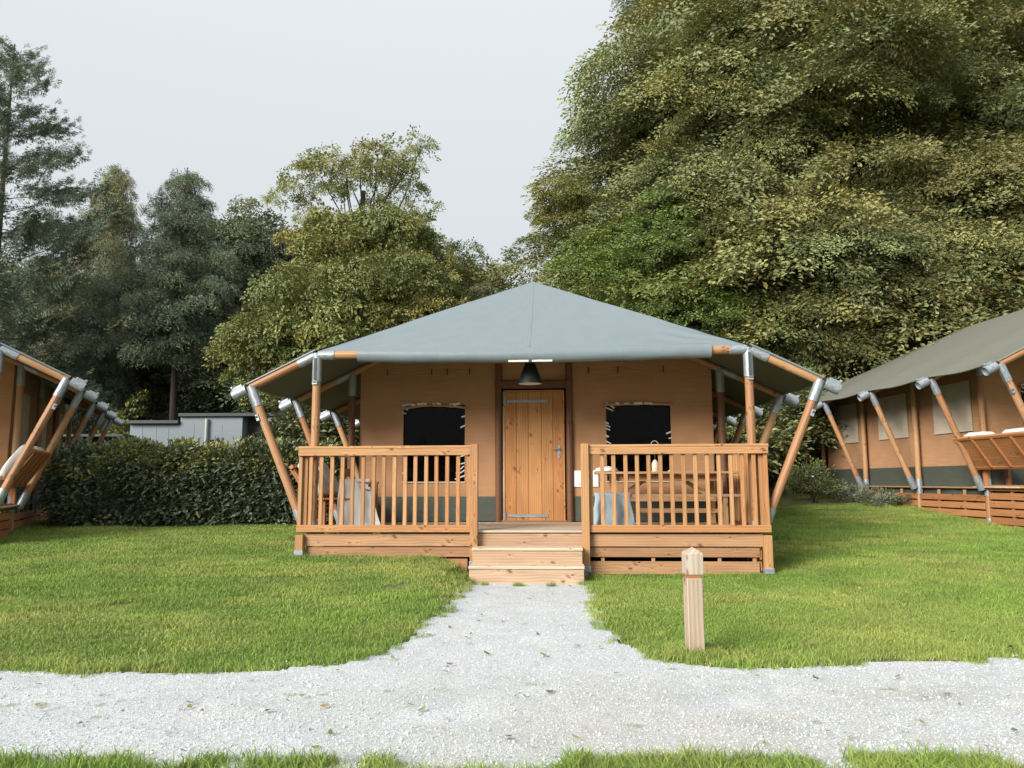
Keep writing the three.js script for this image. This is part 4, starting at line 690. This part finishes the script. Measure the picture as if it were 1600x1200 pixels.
// oak and neighbours behind the left half of the roof
deciduous('oak_tree', 'oak with sparse open top and dense lower crown behind the roof', { pos: [-4.9, -24.5], seed: 16, trunkTop: 10.4, trunkR: 0.3, limbs: 26, color: OAK, bough: 0.72, per: 24, tilt: 0.12, spray: 'oak', accent: 0.05, lean: 0.2, round: 1, sprigs: [[-2.42,10.54,0.37],[-2.01,10.49,-0.06],[-2.83,10.11,0.18],[-2.32,11.03,-0.15],[-1.54,11.76,-0.18],[-1.49,11.15,0.61],[-1.3,10.77,0.68],[-1.07,11.78,-0.47],[-0.55,11.05,0.34],[-0.42,10.38,0.37],[-0.34,11.57,-0.69],[0.12,11.66,0.04],[0.08,12.16,-0.47],[0.65,11.71,0.03],[0.31,10.98,-0.19],[0.99,11.06,0.49],[1.48,11.94,-0.19],[1.8,12.27,-0.52],[1.19,10.97,-0.03],[1.58,10.81,-0.34],[0.8,10.43,-0.24],[1.45,9.71,0.61],[0.44,10.21,-0.36],[-1.69,9.91,-0.13],[-1.11,9.41,0.28],[-1.77,9.24,0.66],[-1.55,9.2,-0.51],[-0.78,9.19,0.04],[0.7,9.57,-0.31],[1.08,9.24,-0.53],[1.81,9.74,-0.3],[1.46,9.49,-0.59],[-0.11,8.72,0.15],[-1.14,10.74,-0.42],[1.73,11.42,0.08],[0.33,11.6,-0.61],[-0.58,11.8,-0.53],[1.17,11.32,0.56]], lobes: [{ c: [0.2, 5.6, 0.3], r: [3.1, 2.5, 2.6], n: 200 }, { c: [0.6, 8.2, 0], r: [1.9, 1.6, 1.5], n: 80, shell: 0.3 }, { c: [-0.9, 8.3, 0.2], r: [1.1, 0.8, 0.8], n: 24, shell: 0.4 }, { c: [-2.4, 4.7, 0.8], r: [1.6, 1.1, 1.2], n: 50 }] });
deciduous('small_oak', 'rounded oak with mid green crown behind the roof slope', { pos: [-1.9, -27.5], seed: 17, trunkTop: 7.5, trunkR: 0.2, limbs: 20, color: OAK, bough: 0.7, per: 26, tilt: 0.25, spray: 'small', round: 1, lobes: [{ c: [-0.4, 6.3, 0], r: [2.1, 3.2, 2.0], n: 120 }, { c: [1.5, 5.0, 0.5], r: [1.6, 2.4, 1.5], n: 60 }] });
deciduous('willow_shrub', 'pale grey green shrub tree beside the rounded oak', { pos: [-0.9, -24.5], seed: 18, trunkTop: 5.5, trunkR: 0.1, limbs: 12, color: [0.17, 0.19, 0.07], bough: 0.5, per: 26, tilt: 0.1, spray: 'small', lobes: [{ c: [0, 5.3, 0], r: [1.0, 1.9, 1.0], n: 50 }] });
deciduous('dark_tree', 'dark green leafy tree between the trunk pine and the oak', { pos: [-11.4, -33], seed: 19, trunkTop: 10, trunkR: 0.28, limbs: 20, color: DARK, bough: 0.95, per: 26, tilt: 0.35, spray: 'oak', round: 1, lobes: [{ c: [0, 7.4, 0], r: [3.0, 5.0, 3.0], n: 190 }, { c: [1.4, 4.2, 1], r: [3.4, 3.4, 2.6], n: 110 }] });
deciduous('dark_tree', 'low dark leafy tree in shade behind the grey cabin', { pos: [-7.9, -28.5], seed: 20, trunkTop: 5.5, trunkR: 0.2, limbs: 16, color: DARK, bough: 0.85, per: 28, tilt: 0.35, spray: 'oak', lobes: [{ c: [0, 4.6, 0], r: [2.8, 3.4, 2.2], n: 130 }] });
// conifers on the left
conifer('pine_tree', 'tall dark pine with open plumed branches beside the hedge-side tent', { pos: [-16.9, -24.5], seed: 21, h: 15.8, y0: 2.6, w: 5.2, taper: 0.75, trunkR: 0.24, nb: [5, 7], step: 0.72, rise: 0.16, droop: 0.10, up: 0.45, den: 3.0, bare: 0.32, leaf: 0.6, color: PINE, spray: 'pine' });
conifer('spruce_tree', 'pale olive spruce with layered drooping boughs between two darker conifers', { pos: [-16.3, -30.5], seed: 22, h: 13.8, y0: 0.9, w: 3.8, taper: 0.88, trunkR: 0.2, nb: [6, 8], step: 0.55, rise: 0.05, droop: -0.30, tip: 0.1, hang: 0.5, den: 2.9, bare: 0.15, leaf: 0.66, color: PALE, spray: 'spruce' });
conifer('pine_tree', 'dark conifer with bare grey lower trunk behind the grey cabin', { pos: [-11.9, -27.0], seed: 23, h: 12.4, y0: 5.6, w: 2.6, taper: 0.7, trunkR: 0.17, nb: [6, 8], step: 0.48, rise: 0.02, droop: -0.16, hang: 0.3, den: 3.4, bare: 0.15, leaf: 0.56, color: SPRUCE, spray: 'spruce' });
conifer('spruce_tree', 'dark green spruce in the shade behind the pale olive spruce', { pos: [-20.5, -33], seed: 24, h: 11, y0: 0.6, w: 3.6, taper: 0.7, trunkR: 0.2, nb: [7, 9], step: 0.45, rise: 0.03, droop: -0.28, hang: 0.4, den: 3.2, bare: 0.12, leaf: 0.8, color: SPRUCE, spray: 'spruce' });
conifer('spruce_tree', 'low branched spruce behind the side struts of the hedge-side tent', { pos: [-15.6, -28.0], seed: 25, h: 7.4, y0: 0.4, w: 2.6, taper: 0.8, trunkR: 0.13, nb: [7, 9], step: 0.36, rise: 0.03, droop: -0.3, hang: 0.4, den: 4.2, bare: 0.12, leaf: 0.6, color: SPRUCE, spray: 'spruce' });
// dark wood behind
[[-27, -38, 11.5, 'broad dark tree of the wood behind the tall plumed pine'], [-21, -39, 10.5, 'far dark tree of the wood behind the pale olive spruce'], [-15.5, -36, 9.5, 'dark tree of the wood behind the bare trunked conifer'], [-9.5, -38, 11, 'far low dark tree between the dark leafy tree and the oak'], [-3.5, -38, 8.5, 'low dark tree of the wood behind the oak'], [1.5, -36, 8, 'lowest dark tree of the wood behind the roof peak'], [7.5, -38, 13, 'tall shaded tree of the wood behind the hornbeam'], [14, -38, 15, 'tall shaded tree of the wood behind the huge beech'], [22, -40, 15, 'far shaded tree behind the beech that fills the gap']].forEach(([x, z, h, label], i) => deciduous('woodland_tree', label, { pos: [x, z], seed: 40 + i, trunkTop: h * 0.8, trunkR: 0.25, limbs: 10, color: DARK, bough: 1.6, per: 40, tilt: 0.35, spray: 'far', group: 'dark trees of the wood behind', lobes: [{ c: [0, h * 0.52, 0], r: [4.3, h * 0.46, 3.2], n: 90 }, { c: [0, 2.2, 1], r: [4.6, 2.4, 2.4], n: 36 }] }));
function bush(label, o) { // rounded bush of many stems
  const t = thing(o.name || 'shrub', label, 'shrub', [o.pos[0], H(o.pos[0], o.pos[1]) - 0.03, o.pos[1]], 0, o.group), rr = mulberry(o.seed), rr2 = (a, b) => a + (b - a) * rr(), list = [], stems = [], q = new THREE.Quaternion(), X = V(1, 0, 0);
  for (let k = 0; k < o.n; k++) {
    const yy = rr2(-0.2, 1), a = rr2(0, 6.283), s = Math.sqrt(Math.max(0, 1 - yy * yy)), d = V(Math.cos(a) * s, yy, Math.sin(a) * s), w = rr2(0.6, 1) * (1 + 0.3 * fbm(d.x * 2.5, d.y * 2.5, o.seed));
    const p = V(d.x * o.r[0] * w, o.r[1] * (0.42 + 0.55 * d.y * w), d.z * o.r[2] * w), dir = d.clone().add(V(rr2(-0.7, 0.7), rr2(-0.5, 0.6), rr2(-0.7, 0.7))).normalize(); q.setFromUnitVectors(X, dir);
    list.push([mtx(p, q.clone(), rr2(0.7, 1.2) * (o.leaf || 1)), jitter(o.color, rr, 0.3)]); if (k % 9 === 0) stems.push(limb([V(d.x * 0.08, -0.1, d.z * 0.08), p.clone().multiplyScalar(0.5), p], 0.02, 0.005, 5));
  }
  obj('stem', stems, M.bark, t); const f = instanced('foliage', sprays[o.spray || 'leaf'], o.mat || M.leaf, list, t); f.userData.kind = 'stuff'; return t;
}
bush('dark leafy shrub in the gap between the two tents', { pos: [7.0, -20.5], r: [1.7, 3.4, 1.4], n: 330, seed: 61, color: BEECH });
bush('shaded tall shrub behind the right hand veranda railing', { pos: [5.0, -18.6], r: [1.5, 3.2, 1.2], n: 300, seed: 62, color: BEECH });
bush('small fresh green shrub low in the dark gap between tents', { pos: [6.55, -17.0], r: [0.4, 0.8, 0.4], n: 60, seed: 63, leaf: 0.4, color: [0.12, 0.15, 0.04] });
bush('leafy climbing shrub in front of the grey cabin end wall', { pos: [-4.75, -18.2], r: [0.75, 2.9, 0.7], n: 200, seed: 64, color: [0.16, 0.18, 0.075], spray: 'hedge', leaf: 1.3 });
bush('yellow green young shrub above the cabin roof', { pos: [-12.4, -24.8], r: [0.75, 3.3, 0.6], n: 60, seed: 65, color: [0.30, 0.31, 0.06] });
bush('dark shrub beside the low end of the grey cabin', { pos: [-12.6, -20.6], r: [0.9, 1.7, 0.8], n: 130, seed: 66, color: DARK, spray: 'hedge', leaf: 1.3 });
{ // clipped leafy hedge
  const t = thing('leafy_hedge', 'dark leafy hedge with fresh yellow green tips between two tents', 'hedge', [-5.85, H(-5.85, -14.3), -14.3], 0.02), rr = mulberry(71), rr2 = (a, b) => a + (b - a) * rr(), list = [], tips = [], stems = [], q = new THREE.Quaternion(), X = V(1, 0, 0);
  for (let k = 0; k < 2100; k++) {
    const x = rr2(-2.2, 2.5), face = rr(), top = 1.10 + 0.16 * fbm(x * 1.3, 4, 3) + 0.14 * fbm(x * 4, 8, 5); let y, z;
    if (face < 0.62) { y = top * rr() ** 0.85; z = 0.42 + 0.10 * fbm(x * 2, y * 2, 8) - rr() ** 2 * 0.35; } else if (face < 0.86) { y = top - rr() ** 2 * 0.2; z = rr2(-0.45, 0.45); } else { y = rr2(0, top); z = rr2(-0.4, 0.3); }
    const dir = V(rr2(-0.9, 0.9), rr2(-0.45, 0.7), (face < 0.62 ? 0.9 : 0) + rr2(-0.4, 0.6)); if (face >= 0.62 && face < 0.86) dir.y += 0.9; dir.normalize(); q.setFromUnitVectors(X, dir);
    const tip = y > top - 0.16 && rr() < 0.5 + 0.6 * fbm(x * 1.7, 5, 12);
    (tip ? tips : list).push([mtx(V(x, y, z), q.clone(), rr2(0.6, 1.1)), jitter(tip ? [0.30, 0.31, 0.09] : [0.13, 0.16, 0.09], rr, 0.3)]);
    if (k % 25 === 0) stems.push(limb([V(x, -0.1, rr2(-0.1, 0.1)), V(x + rr2(-0.1, 0.1), y * 0.6, z * 0.5), V(x, y, z)], 0.015, 0.004, 5));
  }
  obj('stem', stems, M.bark, t); instanced('foliage', sprays.hedge, M.hedge, list, t).userData.kind = 'stuff'; instanced('fresh_tips', sprays.hedge, M.leaf, tips, t).userData.kind = 'stuff';
}
{ // ivy and weeds along the foot of the right tent's skirt
  const list = [], q = new THREE.Quaternion(), X = V(1, 0, 0);
  for (let k = 0; k < 420; k++) { const s = rnd(), b = -1.0 - 7.5 * s, a = -3.0 - Math.abs(R(0, 1)) ** 1.4 * (0.25 + 0.9 * s), c = Math.cos(RIGHT.turn), n = Math.sin(RIGHT.turn), x = RIGHT.pos[0] + a * c + b * n, z = RIGHT.pos[2] - a * n + b * c; if (s < 0.42) continue; q.setFromUnitVectors(X, V(R(-1, 1), R(0, 0.9), R(-1, 1)).normalize()); list.push([mtx(V(x, H(x, z) + R(0.02, 0.16) * (0.4 + s), z), q.clone(), R(0.3, 0.55)), jitter([0.13, 0.15, 0.09], rnd, 0.3)]); }
  tag(instanced('ground_cover', sprays.hedge, M.hedge, list), 'low grey green ground cover along the slatted skirt', 'ground cover', null, 'stuff');
}
{ // fallen leaves on the path
  const g = new THREE.CircleGeometry(0.022, 6); g.rotateX(-Math.PI / 2); g.scale(1, 1, 0.55); const P = g.attributes.position; for (let i = 0; i < P.count; i++) P.setY(i, 14 * P.getX(i) ** 2); g.computeVertexNormals(); const list = [];
  for (let k = 0; k < 330; k++) { const x = R(-4.5, 4.5), z = R(-9, -3.5); if (!inPath(x, z) && rnd() < 0.75) continue; list.push([mtx(V(x, H(x, z) + (inPath(x, z) ? 0.024 : 0.05), z), eul(R(-0.4, 0.4), R(0, 6), R(-0.4, 0.4)), R(0.5, 1.3)), jitter(rnd() < 0.6 ? [0.26, 0.20, 0.10] : [0.16, 0.17, 0.06], rnd, 0.3)]); }
  tag(instanced('fallen_leaves', g, new THREE.MeshStandardMaterial({ roughness: 0.8, side: THREE.DoubleSide }), list), 'small dry leaves scattered over the gravel and grass', 'leaves', null, 'stuff');
}
{ // grey flat-roofed cabin beyond the hedge
  const t = thing('grey_cabin', 'flat roofed pale grey cabin with dark windows beyond the hedge', 'cabin', [-8.0, 0.45, -22], 0);
  const clad = tex(256, 256, (i, j) => { const u = i / 256, v = j / 256, a = tileN(u, v, 4, 30, 121) + 0.5 * tileN(u, v, 40, 40, 123), s = 214 + 14 * a; return [s, s, s]; }), cm = new THREE.MeshStandardMaterial({ color: new THREE.Color(0.28, 0.325, 0.355), map: clad, roughness: 0.75 }), dk = new THREE.MeshStandardMaterial({ color: new THREE.Color(0.035, 0.042, 0.04), roughness: 0.6 }), glass = new THREE.MeshStandardMaterial({ color: new THREE.Color(0.02, 0.022, 0.02), roughness: 0.08, metalness: 0.0 }), pl = new THREE.MeshStandardMaterial({ color: new THREE.Color(0.60, 0.62, 0.60), map: clad, roughness: 0.8 });
  const wall = (x0, x1, y0, y1, z, d, m, name) => { const w = addBoard(name, x1 - x0, y1 - y0, d, [(x0 + x1) / 2, (y0 + y1) / 2, z - d / 2], m, t); return w; };
  wall(-2.95, -1.5, 0, 2.42, 0, 4, cm, 'wall'); wall(-1.497, 0.28, 0, 2.62, 0.05, 4, cm, 'wall'); wall(1.0, 1.75, 0, 2.62, 0.05, 4, cm, 'wall'); wall(0.283, 0.997, 0, 2.62, -0.4, 3.5, dk, 'recess_wall'); wall(1.753, 3.0, 0, 2.62, -0.2, 3.7, cm, 'wall');
  for (const [x0, x1, yy] of [[-3.0, -1.53, 2.42], [-1.53, 3.03, 2.62]]) addBoard('roof_edge', x1 - x0, 0.09, 4.2, [(x0 + x1) / 2, yy + 0.047, -1.95], dk, t);
  const w = wall(0.32, 0.96, 0.4, 2.15, -0.37, 0.02, glass, 'window'); addBoard('window_frame', 0.64, 0.06, 0.05, [0, 0.88, 0.02], dk, w); for (const s of [-1, 1]) addBoard('window_frame', 0.05, 1.75, 0.05, [s * 0.3, 0, 0.02], dk, w);
  obj('drain_pipe', tube(V(-0.72, 0.1, 0.12), V(-0.72, 2.55, 0.12), 0.04), pl, t); wall(-3.3, -2.953, 0, 2.02, 0.3, 0.5, pl, 'pillar'); wall(-5.0, -3.303, 1.35, 1.98, 0.2, 3.6, dk, 'window_band'); wall(-5.0, -3.303, 0, 1.346, 0.22, 3.6, cm, 'wall'); addBoard('roof_edge', 2.3, 0.07, 4.2, [-4.0, 2.06, -1.5], dk, t);
  for (const x of [-2.6, -2.2, -1.85, -1.1, -0.3]) addBoard('cladding_joint', 0.012, 2.38, 0.008, [x, 1.2, x < -1.5 ? 0.004 : 0.054], new THREE.MeshStandardMaterial({ color: new THREE.Color(0.24, 0.28, 0.30), roughness: 0.8 }), t);
}

renderer.render(scene, camera);
